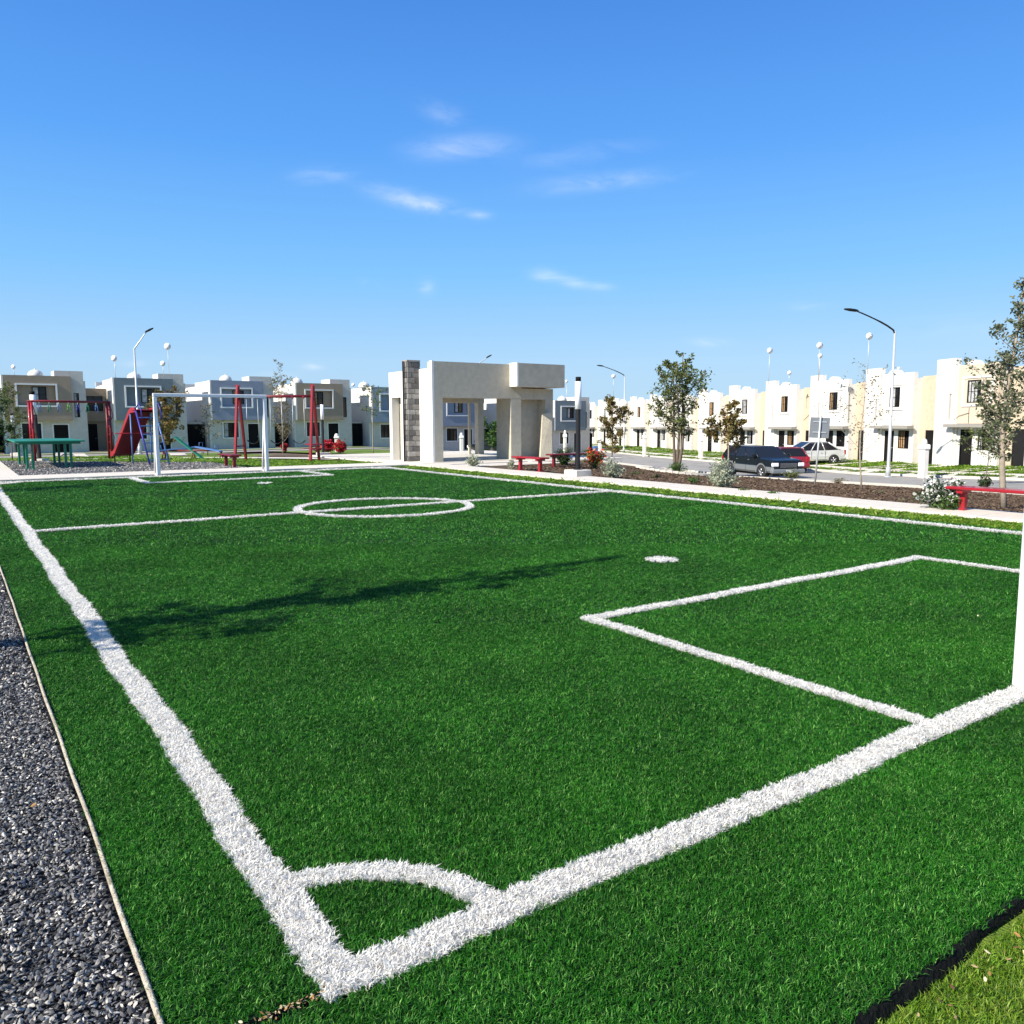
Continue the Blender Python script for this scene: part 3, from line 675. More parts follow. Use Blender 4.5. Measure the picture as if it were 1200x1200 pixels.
def house_left(name, label, loc, col, cfg):
    t = thing(name, label, 'house', loc, TH, 'two storey houses across the far lane')
    Wd, tw0, h = 5.15, 3.35, cfg.get('h', 5.65)
    hx = [(1.0, 2.2, .98, 2.2), (3.0, 3.95, 0, 2.1)]
    b = MB(); b.wall(0, Wd, 0, 2.42, 0, .12, hx, stucco)
    b.box(0, Wd, .12, 8.2, 0, h-.35, stucco)
    b.build('wall', t)
    # sun-facing side wall with its stepped white parapet
    b = MB(); b.box(-.12, -.003, -.0, 4.2, 0, h-.05, white); b.box(-.12, -.003, 4.2, 8.2, 0, h-.45, white); b.build('side_wall', t)
    b = MB(); b.box(Wd+.003, Wd+.12, 0.0, 8.2, 0, h-.3, stucco); b.build('side_wall', t)
    # jettied upper box with a recessed panel
    hol = [(.80, 3.25, 3.5, 4.98)]
    b = MB(); b.wall(0, 4.25, 2.42, h, -.55, -.42, hol, col); b.box(0, 4.25, -.42, .0, 2.42, 3.5, col); b.box(0, .8, -.42, 0, 3.5, 4.98, col); b.box(3.25, 4.25, -.42, 0, 3.5, 4.98, col); b.box(0, 4.25, -.42, 0, 4.98, h, col)
    b.box(.8, 3.25, -.30, -.05, 3.5, 4.98, col)
    u = b.build('upper_storey', t)
    b = MB(); b.box(-.12, -.003, -.55, -.003, 2.42, h, white); b.build('side_fin', t)
    MB().frame(.70, 3.35, 3.4, 5.08, .11, -.60, -.551, trim).build('window_surround', u)
    wx = cfg.get('wx', (1.75, 2.65)); window(t, wx[0], wx[1], 3.75, 4.85, -.385, 1, cfg.get('cur'), cw=.4)
    # tower
    b = MB(); b.wall(4.256, Wd, 2.42, h+.42, -.02, .12, [(4.45, 4.80, 2.65, 4.45)], stucco); b.wall(tw0, 4.25, h-.1, h+.42, -.02, .12, [], stucco); b.box(tw0, Wd, .12, 2.0, h-.35, h+.42, stucco); b.box(tw0-.003, tw0-.1, -.02, 2.0, h+.001, h+.42, white)
    b.build('tower', t)
    window(t, 4.45, 4.80, 2.65, 4.45, .0, 0, cfg.get('cur2'), .035)
    surround(t, .9, 2.3, .88, 2.3, 0, .1, .04); window(t, 1.0, 2.2, .98, 2.2, .0, 2, curtain2 if cfg.get('c3') else None, cw=.3)
    MB().frame(2.92, 4.03, -.02, 2.18, .08, -.035, 0, trim).build('door_surround', t); door(t, 3.0, 3.95, 2.1, 0.0)
    b = MB(); b.box(0, Wd, .0, 8.2, h-.35, h-.32, ledge); b.box(-.12, Wd+.12, 8.0, 8.2, h-.35, h, white); r = b.build('roof', t)
    dome(t, cfg.get('dx', 2.1), 1.0, h-.05, .52)
    if cfg.get('dome2'): dome(t, cfg['dome2'], 5.2, h-.45, .42)
    # recessed bay between this house and the next
    if cfg.get('bay', 'gate') == 'gate':
        b = MB(); b.box(Wd+.16, 7.0, 1.6, 1.65, .05, 2.05, black)
        g = b.build('gate', t)
        for k in range(9): MB().box(Wd+.2+k*.2, Wd+.23+k*.2, 1.56, 1.6, .08, 2.02, galv if k == -1 else black).build('gate_bar', g)
        MB().box(Wd+.123, 7.0, 1.66, 8.0, 2.1, 2.25, stucco).build('carport_roof', t)
        MB().box(Wd+.123, 7.0, 5.0, 5.2, 0, 2.1, stucco).build('wall', t)
    else:
        b = MB(); b.wall(Wd+.123, 7.0, 0, h-.75, 2.2, 2.4, [(Wd+.35, 6.7, 3.15, 4.3), (Wd+.3, 6.2, 0, 2.15)], browns)
        b.box(Wd+.123, 7.0, 2.6, 8.0, 0, h-.8, stucco); b.build('bay', t)
        window(t, Wd+.35, 6.7, 3.15, 4.3, 2.25, 1); door(t, Wd+.3, 6.2, 2.15, 2.25)
        MB().box(Wd+.123, 7.0, 2.0, 2.2, 2.35, 3.05, browns).build('balcony', t)
    return t
HL0 = np.array([-36.4, 58.3]); HLS = np.array([5.83, 4.2])
hl_cfg = [
 (-1, slate, 'slate grey two storey house cut off by the left edge of the photo', dict()),
 (0, browns, 'brown two storey house behind the red monkey bars and green table', dict(bay='b', cur=curtain2, cur2=curtain2, c3=0, dx=2.15)),
 (1, slate, 'dark slate two storey house behind the red slide', dict(cur=curtain2, wx=(1.9, 2.9), dx=1.7, dome2=3.4)),
 (2, bluegrey, 'pale blue-grey two storey house behind the left red swing frame', dict(cur=curtain, dx=1.6, c3=1)),
 (3, browns, 'brown two storey house behind the right red swing frame', dict(cur=curtain, wx=(1.5, 2.45), dx=.6, dome2=6.0, h=5.6)),
 (4, steelblue, 'steel blue two storey house partly hidden behind the left side of the pavilion', dict(cur=curtain2, dx=-.1, dome2=-1.2)),
 (5, bluegrey, 'pale blue-grey house seen through the left opening of the pavilion', dict(cur=curtain2)),
 (6, stucco, 'grey house with dark openings seen through the pavilion beside its middle column', dict(bay='b')),
 (7, slate, 'dark slate house at the far street corner just right of the pavilion', dict(cur=curtain2)),
]
for k, col, lab, cfg in hl_cfg:
    p = HL0 + HLS*k; z = T(p[0]+2, p[1]+2)
    house_left('house', lab, (p[0], p[1], z), col, cfg)
def house_right(k, label):
    p = P0 + RD*UNIT*k; q, s_ = qs(*p); z = zroad(s_-3)+.3
    t = thing('house', label, 'house', (p[0], p[1], z), THR, 'white two storey row houses along the street')
    r = random.Random(k+40); h = 5.62
    up = cream if k == 0 else white
    # ground storey
    b = MB(); b.wall(1.66, 4.55, 0, 2.42, 0, .12, [(1.85, 2.75, 0, 2.1), (3.15, 4.15, 1.0, 2.12)], white); b.box(1.66, 4.55, .12, 8, 0, h-.35, white); b.build('wall', t)
    b = MB(); b.wall(1.66, 4.55, 2.42, h, -.16, -.02, [(2.35, 3.35, 3.55, 4.78)], up); b.box(1.66, 4.55, -.02, .12, 2.42, 3.55, up); b.box(1.66, 2.35, -.02, .12, 3.55, 4.78, up); b.box(3.35, 4.55, -.02, .12, 3.55, 4.78, up); b.box(1.66, 4.55, -.02, .12, 4.78, h, up); b.build('upper_storey', t)
    b = MB(); b.wall(0, 1.50, 0, 6.05, -.22, .10, [(1.08, 1.26, 2.6, 4.1)], white); b.box(0, 1.655, .103, 1.6, 0, h-.3, white); b.box(1.503, 1.655, -.1, .10, 0, h-.02, white); b.box(1.08, 1.26, .07, .10, 2.6, 4.1, glass); b.build('tower', t)
    b = MB(); b.wall(4.56, 6.5, 0, h-.25, .45, .6, [(5.0, 6.15, 0, 2.15)], tan); b.box(4.56, 6.5, .6, 8, 0, h-.4, tan); b.build('side_bay', t)
    if k == 0: MB().frame(2.02, 4.2, 3.35, 4.98, .10, -.21, -.161, trim).build('window_surround', t)
    else: MB().box(2.0, 4.0, -.21, -.161, 4.9, 4.98, trim).build('window_surround', t)
    MB().box(2.1, 3.7, -.23, -.161, 3.38, 3.47, trim).build('window_sill', t)
    window(t, 2.35, 3.35, 3.55, 4.78, -.14, 3 if k < 5 else 1, r.choice([curtain, None, curtain, curtain2]), cw=r.uniform(.3, .95))
    window(t, 3.15, 4.15, 1.0, 2.12, .0, 4 if k < 5 else 1, r.choice([curtain, None, curtain2]), cw=r.uniform(.2, .6))
    door(t, 1.85, 2.75, 2.1, .0); door(t, 5.0, 6.15, 2.15, .47, black if k % 2 else lampdark)
    MB().box(1.2, 4.75, -.62, -.162, 2.22, 2.40, ledge, bev=.01).build('canopy', t)
    MB().box(1.7, 6.45, .7, 7.9, h-.348, h-.32, trim).build('roof', t)
    # round-topped parapet behind the facade
    prof = [(2.25+.48*cos(a), .0, h-.02+.30*sin(a)) for a in np.linspace(pi, 0, 13)]
    b = MB(); n = len(prof); vs = [(x, .12, z_) for x, _, z_ in prof] + [(x, .5, z_) for x, _, z_ in prof]
    b.add(vs, [tuple(range(n-1, -1, -1)), tuple(range(n, 2*n))] + [(i, i+1, n+i+1, n+i) for i in range(n-1)] + [(0, n, 2*n-1, n-1)], white)
    me = b.mesh('dome'); link('dome', me, t)
    for j in range(2): MB().lathe([(.055, 0), (.055, .28), (.075, .28), (.075, .34)], white if j else galv, 8, (5.2+.5*j+r.uniform(0, .3), 1.6, h-.4)).build('vent_pipe', t)
    MB().box(5.55, 6.1, 2.2, 2.6, h-.4, h+.15, lampdark if k % 3 == 2 else white, bev=.02).build('roof_box', t)
    if k == 0:
        MB().tube([(1.55, -.23, 2.63), (1.9, -.2, 2.85), (2.5, -.19, 2.98), (2.6, -.18, 2.98)], .012, black, 5).build('cable', t); MB().tube([(2.6, -.18, 3.3), (2.6, -.18, 2.45)], .012, black, 5).build('cable', t)
    if k == 3: MB().tube([(4.7, .42, 2.9), (6.3, .42, 3.8)], .012, black, 5).build('cable', t)
    return t
lr = {-1: 'white row house past the right edge of the photo', 0: 'cream and white row house nearest the camera behind the tall tree at right', 1: 'white row house behind the street lamp at the right', 2: 'white row house behind the grey square sign and silver car',
      3: 'white row house with a dark door behind the red car', 4: 'white row house above the rear of the dark blue SUV', 5: 'white row house just right of the multi trunk tree', 6: 'white row house directly behind the multi trunk tree',
      7: 'white row house just left of the multi trunk tree', 8: 'white row house between the far street lamp and the multi trunk tree', 9: 'white row house behind the rust leaved tree', 10: 'small far white row house left of the rust leaved tree', 11: 'farthest white row house beside the black park lamp post'}
for k in range(-1, 12): house_right(k, lr[k])

# ================================================================== PAVILION
pv = thing('pavilion', 'cream stucco park pavilion with a stone clad pillar and a projecting roof block', 'pavilion', (*UV(13.71, 23.85), .03), TH)
PH = 3.66     # local x along the front, y going back
MB().box(0, .345, 0, .5, 0, 2.36, paviw).build('pillar', pv)
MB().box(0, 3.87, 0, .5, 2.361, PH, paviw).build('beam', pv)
MB().box(-.09, -.003, 0, .20, 0, PH+.02, pavilit).build('sunlit_end', pv)  # thin plate added so the sun-facing end is coloured paler
b = MB(); b.box(-.06, .3, .203, 1.03, 0, 3.42, pavilit); b.build('wall', pv)
b = MB(); b.wall(0, 1.25, 0, 3.36, 0, .30, [(.22, .98, 0, 2.4)], pavilit); link('side_wall', b.mesh('wall'), pv, (-.50, 2.66, 0), -pi/2)
MB().box(-.16, .28, 1.45, 2.6, 0, 2.69, paviw).build('niche_wall', pv); MB().box(-.18, .3, 1.42, 2.64, 2.7, 3.38, pavilit).build('parapet', pv)
b = MB(); b.box(.01, 5.35, .502, 2.66, 2.62, 2.82, paviw); b.box(1.3, 5.35, 2.661, 5.4, 2.62, 2.82, paviw); b.build('roof', pv)
MB().box(1.31, 5.34, 4.95, 5.25, 2.30, 2.615, paviw).build('beam', pv)
for (x, y, w, d) in ((5.02, 4.96, .30, .30), (4.55, 5.0, .10, .10)  ): MB().box(x, x+w, y, y+d, 0, 2.298, paviw).build('column', pv)
MB().box(3.50, 3.86, .85, 1.2, 0, 2.615, paviw).build('column', pv)
b = MB(); b.box(3.38, 3.86, .003, .8, 0, 2.358, paviw); b.box(5.05, 5.43, .003, .8, 0, 2.76, paviw); b.box(3.875, 5.05, .003, .8, 2.34, 2.76, paviw); b.build('portal', pv)
MB().box(3.86, 5.05, .5, .8, 0, 2.339, paviw).build('recessed_panel', pv)
b = MB(); b.box(3.40, 5.62, -.50, 1.1, 2.80, PH+.03, paviw); b.build('roof_block', pv)
b = MB(); b.box(3.32, 3.397, -.50, -.003, 2.81, PH+.05, pavilit); b.build('sunlit_block_end', pv)  # added plate: sunlit end of the roof block put into colour
MB().box(-.7, 5.9, -.3, 5.6, -.12, .012, concrete).build('floor', pv)
b = MB(); b.add([(4.72, -.10, 0), (5.22, -.22, 0), (5.40, -.01, 0), (4.72, -.01, 0), (4.86, -.07, 1.78), (5.22, -.2, 1.85), (5.36, -.01, 1.70), (4.86, -.01, 1.78)], [(3,2,1,0),(4,5,6,7),(0,1,5,4),(1,2,6,5),(2,3,7,6),(3,0,4,7)], paviw); b.build('buttress', pv)
sp = MB().box(.02, .52, .02, .36, 0, 3.68, joint).mesh('core')
spo = link('stone_pillar', sp, pv, (-.545, 1.04, 0)); MB().box(-.02, .54, -.02, .38, 3.68, 3.75, ledge, bev=.01).build('cap', spo)
bcol = [mat('stone_block_%s' % nm_, c_, .92, .25, 9, .8, 30) for nm_, c_ in (('dark', (.13,.125,.12)), ('mid', (.20,.19,.18)), ('warm', (.27,.25,.23)), ('pale', (.36,.345,.32)))]
rr = random.Random(3)
nrow = 19; hh = 3.68/nrow
bm_ = {}
for i in range(nrow):
    cut = .30 if i % 2 else .17
    for (x0, x1) in ((0, cut), (cut, .54)):
        m_ = bcol[rr.choice([0, 0, 1, 1, 2, 3])]; key = (round(x0, 2), round(x1, 2), m_.name)
        if key not in bm_: bm_[key] = MB().box(x0+.006, x1-.006, -.012, .04, .008, hh-.008, m_, bev=.008).mesh('block')
        link('block', bm_[key], spo, (0, rr.uniform(-.008, .004), i*hh))
    for (y0, y1) in ((.045, .36),):
        key = ('s', i % 4); m_ = bcol[i % 4]
        if key not in bm_: bm_[key] = MB().box(-.014, .018, y0, y1, .008, hh-.008, m_, bev=.008).mesh('block')
        link('block', bm_[key], spo, (rr.uniform(-.004, .004), 0, i*hh))
MB().tube([(-.63, 1.2, 0), (-.63, 1.2, 3.7)], .035, lampdark, 8).build('downpipe', pv)

# ================================================================== GOALS
def goal(label, loc):
    t = thing('goal', label, 'goal', loc, TH, 'white football goals')
    w, h, r = 3.16, 2.26, .05
    for x in (0, w):
        MB().box(x-r, x+r, -r, r, 0, h, whitep, bev=.012).build('post', t)
        MB().tube([(x, .42, 0), (x, .03, h-.12)], .038, whitep, 10).build('back_strut', t)
        MB().box(x-.03, x+.03, .0, .42, .0, .035, whitep).build('ground_bar', t)
    MB().box(-r, w+r, -r-.002, r+.002, h+.002, h+.10, whitep, bev=.012).build('crossbar', t)
    return t
goal('white football goal on the far goal line in front of the playground', (*UV(4.07, 22.95), .0))
g2 = goal('near white football goal whose left post stands at the right edge of the photo', (*UV(4.24, .05), .0))


g2.rotation_euler = (0, 0, TH + pi); g2.location = (*UV(4.24+3.16, .05), 0)

# ================================================================== PLAYGROUND
Z0 = .01
t = thing('monkey_bars', 'red monkey bars with coloured hanging handles in front of the brown house', 'monkey bars', (*G(40, 541), Z0), atan2(*(G(130, 537.5)-G(40, 541))[::-1]))
Lm = float(np.linalg.norm(G(130, 537.5)-G(40, 541))); hm = 2.36
for x in (0, Lm):
    for y in (-.13, .13): MB().tube([(x, y, 0), (x, y, hm)], .050, redp if x == 0 else dredp, 8).build('leg', t)
    for k in range(6): MB().tube([(x, -.13, .35+k*.33), (x, .13, .35+k*.33)], .018, redp, 6).build('rung', t)
    MB().tube([(x+.04, -.13, .3), (x+.12, -.16, .9), (x-.08, -.16, 1.4), (x+.12, -.16, 1.8), (x+.04, -.13, 2.2)], .016, redp, 5).build('climbing_loop', t)
for y in (-.13, .13): MB().tube([(-.05, y, hm), (Lm+.05, y, hm)], .045, dredp, 8).build('top_rail', t)
hc = [bluep, greenp, bluep, mat('lime_paint', (.12,.35,.05), .45), purplep, greenp, bluep]
for k in range(7):
    x = Lm*(k+.9)/8.2
    b = MB(); b.tube([(x, -.13, hm), (x, .13, hm)], .02, dredp, 6); b.tube([(x, 0, hm), (x, 0, hm-.12)], .014, galv, 5)
    b.tube([(x-.03, 0, hm-.12), (x-.07, -.05, hm-.42), (x+.09, .05, hm-.42), (x+.03, 0, hm-.12)], .018, hc[k], 6); b.build('handle', t)

p0 = G(36, 550); p1 = G(82, 549); p2 = G(58, 542)
t = thing('play_table', 'long green metal table on paired legs standing on the grey gravel', 'table', (*G(36, 550), Z0), TH)
Lx, Ly, ht = 1.12, 3.7, .88
MB().box(-.42, Lx+.5, -.25, Ly+.25, ht, ht+.05, greenp, bev=.012).build('table_top', t)
MB().box(-.30, Lx+.38, -.12, Ly+.12, ht-.07, ht-.003, greenp).build('apron', t)
for x in (0, Lx):
    for y in (0, Ly):
        for dx in (-.08, .08): MB().box(x+dx-.038, x+dx+.038, y-.04, y+.04, 0, ht-.072, greenp, bev=.008).build('leg', t)
        MB().box(x-.14, x+.14, y-.07, y+.07, 0, .03, greenp, bev=.006).build('foot_plate', t)

# slide: chute runs down to the left and away, ladder at the camera side
sb = np.array(G(172, 544)); 
t = thing('slide', 'tall red slide with an indigo and blue ladder on the gravel', 'slide', (*sb, Z0), 0)
cd = _n([-.62, .50]); sd = np.array([-cd[1], cd[0]]); topz = 1.93
def P3(a, s_, z): return (cd[0]*a+sd[0]*s_, cd[1]*a+sd[1]*s_, z)
prof = [(-.10, topz), (.25, topz-.02), (.40, topz-.14), (1.62, .42), (1.78, .32), (1.98, .28)]
b = MB(); hw = .36
vs = []; 
for (a, z) in prof: vs += [P3(a, -hw, z), P3(a, hw, z), P3(a, -hw, z-.04), P3(a, hw, z-.04)]
fs = []
for i in range(len(prof)-1):
    o = 4*i; fs += [(o, o+4, o+5, o+1), (o+2, o+3, o+7, o+6), (o, o+2, o+6, o+4), (o+1, o+5, o+7, o+3)]
b.add(vs, fs, dredp); b.build('chute', t)  # darker red puts the shade of the underside into the chute colour
for s_ in (-hw, hw):
    b = MB(); vs = []
    for (a, z) in prof: vs += [P3(a, s_-.03, z-.05), P3(a, s_+.03, z-.05), P3(a, s_+.03, z+.13), P3(a, s_-.03, z+.13)]
    fs = [(0, 1, 2, 3)] + [(4*i+j, 4*i+(j+1) % 4, 4*i+4+(j+1) % 4, 4*i+4+j) for i in range(len(prof)-1) for j in range(4)] + [(4*len(prof)-1, 4*len(prof)-2, 4*len(prof)-3, 4*len(prof)-4)]
    b.add(vs, fs, redp); b.build('side_rail', t)
    MB().tube([P3(-.1, s_, topz+.05), P3(-.35, s_, topz+.28), P3(-.5, s_, topz+.06), P3(-.55, s_, topz-.3)], .02, purplep, 6).build('handrail', t)
    MB().tube([P3(-.12, s_, topz), P3(-.95, s_, 0)], .032, purplep if s_ > 0 else bluep, 8).build('ladder_rail', t)
    MB().tube([P3(1.85, s_*.8, .26), P3(1.85, s_*.8, 0)], .025, black, 6).build('leg', t)
    MB().tube([P3(.3, s_, topz-.1), P3(.3, s_, 0)], .028, bluep, 6).build('leg', t)
for k in range(6):
    f_ = (k+.6)/6.4; MB().tube([P3(-.95+.83*f_, -hw, topz*f_), P3(-.95+.83*f_, hw, topz*f_)], .02, bluep, 6).build('rung', t)
MB().tube([P3(.3, -hw-.3, 1.12), P3(.3, hw+.6, 1.12)], .018, redp, 6).build('brace', t)
MB().tube([P3(.0, -hw-.05, topz+.03), P3(.0, hw+.05, topz+.03)], .03, redp, 6).build('brace', t)

def swing():
    a = G(282, 539); c = G(369, 539); L_ = float(np.linalg.norm(c-a)); rz = atan2(c[1]-a[1], c[0]-a[0]); hs_ = 2.95
    t = thing('swing_set', 'red double A-frame swing set with three black belt swings', 'swing set', (*a, Z0), rz)
    for x in (0, L_):
        for y in (-.55, .55): MB().box(-.055, .055, -.05, .05, 0, 1.0, redp).build('leg', t) if False else MB().tube([(x, y, 0), (x, y*.06, hs_)], .065, redp if y < 0 else dredp, 6, smooth=False).build('leg', t)
        MB().tube([(x, -.42, .55), (x, .42, .55)], .03, dredp, 6).build('brace', t); MB().box(x-.08, x+.08, -.08, .08, hs_-.03, hs_+.04, redp, bev=.01).build('cap', t)
    MB().tube([(-.1, 0, hs_-.42), (L_+.1, 0, hs_-.42)], .055, dredp, 8).build('top_beam', t)
    for k, x in enumerate((.55, 1.5, 2.4)):
        x *= L_/3.0; w = .24; zt = hs_-.46; zs = .78
        b = MB(); vs = []; N_ = 8
        for i in range(N_+1):
            xx = x-w+2*w*i/N_; zz = zs - .13*(1-((i-N_/2)/(N_/2))**2)
            vs += [(xx, -.08, zz), (xx, .08, zz), (xx, .08, zz-.014), (xx, -.08, zz-.014)]
        fs = [(4*i+j, 4*i+4+j, 4*i+4+(j+1) % 4, 4*i+(j+1) % 4) for i in range(N_) for j in range(4)]
        b.add(vs, fs, rubber); s_ = b.build('swing_seat', t)
        for sgn in (-1, 1): MB().tube([(x+sgn*w, 0, zs), (x+sgn*w*.95, 0, zt)], .011, galv, 5).build('chain', s_); MB().box(x+sgn*w*.95-.04, x+sgn*w*.95+.04, -.06, .06, zt-.03, zt+.05, dredp).build('hanger', t)
swing()
t = thing('seesaw', 'three seesaw planks, two blue and one green, on a dark red pole frame', 'seesaw', (*G(192, 533), T(*G(192, 533))), atan2(*(G(267, 533.5)-G(192, 533))[::-1]))
Ls = float(np.linalg.norm(G(267, 533.5)-G(192, 533)))*.9
MB().tube([(-.1, 0, .42), (Ls+.05, 0, .42)], .035, dredp, 8).build('pole', t)
for x in (0, .15, Ls*.52, Ls): MB().tube([(x, -.16, 0), (x, 0, .42)], .028, dredp, 6).build('leg', t); MB().tube([(x, .16, 0), (x, 0, .42)], .028, dredp, 6).build('leg', t)
for x, m_, ti, ya in ((.62, bluep, .10, .5), (Ls*.47, greenp, -.62, -.0), (Ls-.65, bluep, -.09, -.4)):
    b = MB(); c_, s_ = cos(ti), sin(ti)
    ca, sa = cos(ya), sin(ya); L2 = .95
    def q_(a, w_, z_): 
        X_ = a*c_ - z_*s_; Z_ = a*s_ + z_*c_; return (x + X_*ca - w_*sa, X_*sa + w_*ca, .47+Z_)
    b.add([q_(-L2, -.1, 0), q_(L2, -.1, 0), q_(L2, .1, 0), q_(-L2, .1, 0), q_(-L2, -.1, .05), q_(L2, -.1, .05), q_(L2, .1, .05), q_(-L2, .1, .05)], [(3,2,1,0),(4,5,6,7),(0,1,5,4),(1,2,6,5),(2,3,7,6),(3,0,4,7)], m_)
    pl = b.build('plank', t)
    for sg in (-1, 1): MB().tube([q_(sg*(L2-.35), -.09, .05), q_(sg*(L2-.35), -.09, .27), q_(sg*(L2-.35), .09, .27), q_(sg*(L2-.35), .09, .05)], .014, m_, 6).build('handle', pl)

def bench(label, x, y, z, rz, L_=1.5, spread=1.05, m=redp, hs_=.43):
    t = thing('park_bench', label, 'bench', (x, y, z), rz, 'red backless park benches')
    MB().box(-.22, L_-.22, -.19, .19, hs_-.05, hs_, m, bev=.015).build('seat', t)
    for xx in (0, spread):
        b = MB(); b.box(xx-.045, xx+.045, -.05, .05, 0, hs_-.11, m, bev=.008); b.box(xx-.05, xx+.05, -.15, .15, hs_-.108, hs_-.052, m); b.box(xx-.08, xx+.08, -.09, .09, -.01, .02, m); b.build('leg', t)
    return t
rzd1 = atan2(D1[1], D1[0])
xb, yb = G(1128, 600); bench('red bench beside the white flowering bush at the right edge', xb, yb, T(xb, yb), rzd1+pi, 1.9, 1.35)
xb, yb = G(633, 553.5); bench('red bench on the walk in front of the right side of the pavilion', xb, yb, .02, rzd1, 1.5, 1.02)
xb, yb, zb = GT(649, 547); bench('dark red bench behind the black park lamp post', xb, yb, zb, TH, 1.5, 1.0, dredp)
xb, yb = G(275, 548); bench('dark red bench seen end-on beside the left swing frame', xb, yb, Z0, rzd1, 1.5, 1.0, dredp)
xb, yb, zb = GT(371, 533.5); t = thing('picnic_table', 'small red picnic table beyond the right swing frame', 'table', (xb, yb, zb), TH)
MB().box(-.5, .5, -.35, .35, .55, .6, redp, bev=.01).build('table_top', t); MB().tube([(0, 0, 0), (0, 0, .55)], .05, dredp, 8).build('pedestal', t)
for s_ in (-1, 1): MB().box(-.5, .5, s_*.62-.12, s_*.62+.12, .32, .36, redp, bev=.01).build('seat', t); MB().tube([(0, 0, .2), (0, s_*.62, .32)], .025, dredp, 6).build('seat_arm', t)

# ================================================================== LAMPS, SIGN, PEDESTALS, AERIALS
def park_lamp(label, x, y, z, h, r=.06, lean=0):
    t = thing('park_lamp', label, 'lamp post', (x, y, z), TH, 'black park lamp posts with white tubes'); t.rotation_euler = (0, lean, 0) if lean else (0, 0, TH)
    MB().box(-.27, .27, -.27, .27, -.05, .20, concrete, bev=.02).build('concrete_base', t)
    b = MB(); b.lathe([(.12, .2), (.12, .215), (r, .22), (r, h*.685)], lampdark, 14); b.build('post', t)
    MB().lathe([(r*1.35, h*.68), (r*1.35, h*.955)], opal, 14).build('light_tube', t); MB().lathe([(r*1.15, h*.955), (r*1.15, h), (.02, h+.005)], black, 14).build('cap', t)
x, y, z = GT(677, 559); park_lamp('black park lamp post with white tube on a concrete block right of the pavilion', x, y, z, 2.72, .065)
x, y, z = GT(47, 543); park_lamp('leaning black and white park lamp beside the left end of the monkey bars', x, y, z, 3.05, .085, -.045)
x, y, z = GT(20, 534); park_lamp('black and white park lamp farthest left behind the green table', x, y, z, 2.72, .085, -.06)
x, y, z = GT(379, 535); park_lamp('black and white park lamp between the right swing frame and the red flowers', x, y, z, 2.62, .06)
def street_lamp(label, x, y, z, h, arm, up, az, curve=1):
    t = thing('street_lamp', label, 'street lamp', (x, y, z), az, 'tall street lamps')
    MB().lathe([(.20, 0), (.20, .04), (.085, .05), (.085, .1), (.05, h)], galv, 12).build('pole', t)
    MB().lathe([(.13, .04), (.12, .45), (.09, .5)], galv, 8).build('base_sleeve', t)
    pts = [(0, 0, h-.12)] + [(arm*f_, 0, h-.05+up*(f_**.75 if curve else f_)) for f_ in np.linspace(.05, 1, 7)]
    MB().tube(pts, [.045]*4+[.035]*4, lampdark if curve else galv, 8).build('arm', t)
    hz = h-.05+up
    b = MB(); vs = []; N_ = 6
    ks = 1 if curve else .72
    for i, (a, w_, th_) in enumerate(((0, .05, .04), (.12*ks, .12, .07), (.4*ks, .15, .075), (.62*ks, .12, .05), (.72*ks, .03, .02))):
        for k in range(8):
            tt = 2*pi*k/8; vs.append((arm-.05+a, w_*cos(tt), hz+.02+th_*sin(tt)+a*(.12 if curve else .5)))
    b.add(vs, [(i*8+k, i*8+(k+1) % 8, (i+1)*8+(k+1) % 8, (i+1)*8+k) for i in range(4) for k in range(8)] + [tuple(range(7, -1, -1)), tuple(range(32, 40))], lampdark, True); b.build('lamp_head', t)
x, y, z = GT(1040.5, 559); dd = ZAT(1050, 388, y)[1] - z; az = atan2(-.30, -1)
street_lamp('tall street lamp with a curved arm on the far verge at right', x, y, z, dd, 1.95, 1.0, pi+.05)
x, y, z = GT(731, 531); dd = ZAT(731, 440, y)[1] - z; street_lamp('far street lamp with a curved arm above the rust leaved tree', x, y, z, dd, 2.3, 1.0, pi+.05)
x, y = G(164, 531)*1.0; y = 52.; x = ZAT(164, 531, y)[0]; z = T(x, y); dd = ZAT(166, 408, y)[1] - z; street_lamp('slim white street lamp rising behind the red slide', x, y, z, dd, .75, 1.05, .2, 0)
y = 72.; x = ZAT(561, 520, y)[0]; z = T(x, y); dd = ZAT(561, 426, y)[1]-z; street_lamp('street lamp peeking over the top of the pavilion beam', x, y, z, dd, .8, .55, .3, 0)
# traffic sign seen from behind
x, y, z = GT(955, 568); t = thing('street_sign', 'grey back of a square street sign on a leaning steel post', 'sign', (x, y, z), radians(-8))
hsn = ZAT(963, 488, y)[1]-z; t.rotation_euler = (0, radians(2.6), radians(-8))
MB().tube([(0, 0, 0), (0, 0, hsn+.03)], .028, galv, 8).build('post', t)
MB().box(-.29, .29, .03, .045, hsn-.66, hsn-.03, mat('sign_back', (.20,.22,.24), .5, .1), bev=.004).build('panel', t)
for dz in (-.18, -.5): MB().box(-.2, .2, .012, .03, hsn+dz, hsn+dz+.03, galv).build('bracket', t)
def pedestal(label, x, y, z, h, w=.5, group='white meter pedestals on the verges'):
    t = thing('meter_pedestal', label, 'pedestal', (x, y, z), THR, group)
    MB().box(-w/2, w/2, -w*.32, w*.32, 0, h*.72, white, bev=.03).build('column', t)
    MB().box(-w*.62, w*.62, -w*.42, w*.42, h*.72+.002, h*.86, trim, bev=.05).build('meter_box', t)
    MB().lathe([(w*.34, h*.862), (w*.34, h*.9), (w*.26, h*.97), (w*.08, h)], white, 12).build('cap', t)
    MB().box(-w*.66, -w*.621, -w*.2, w*.2, h*.75, h*.83, galv).build('meter', t)
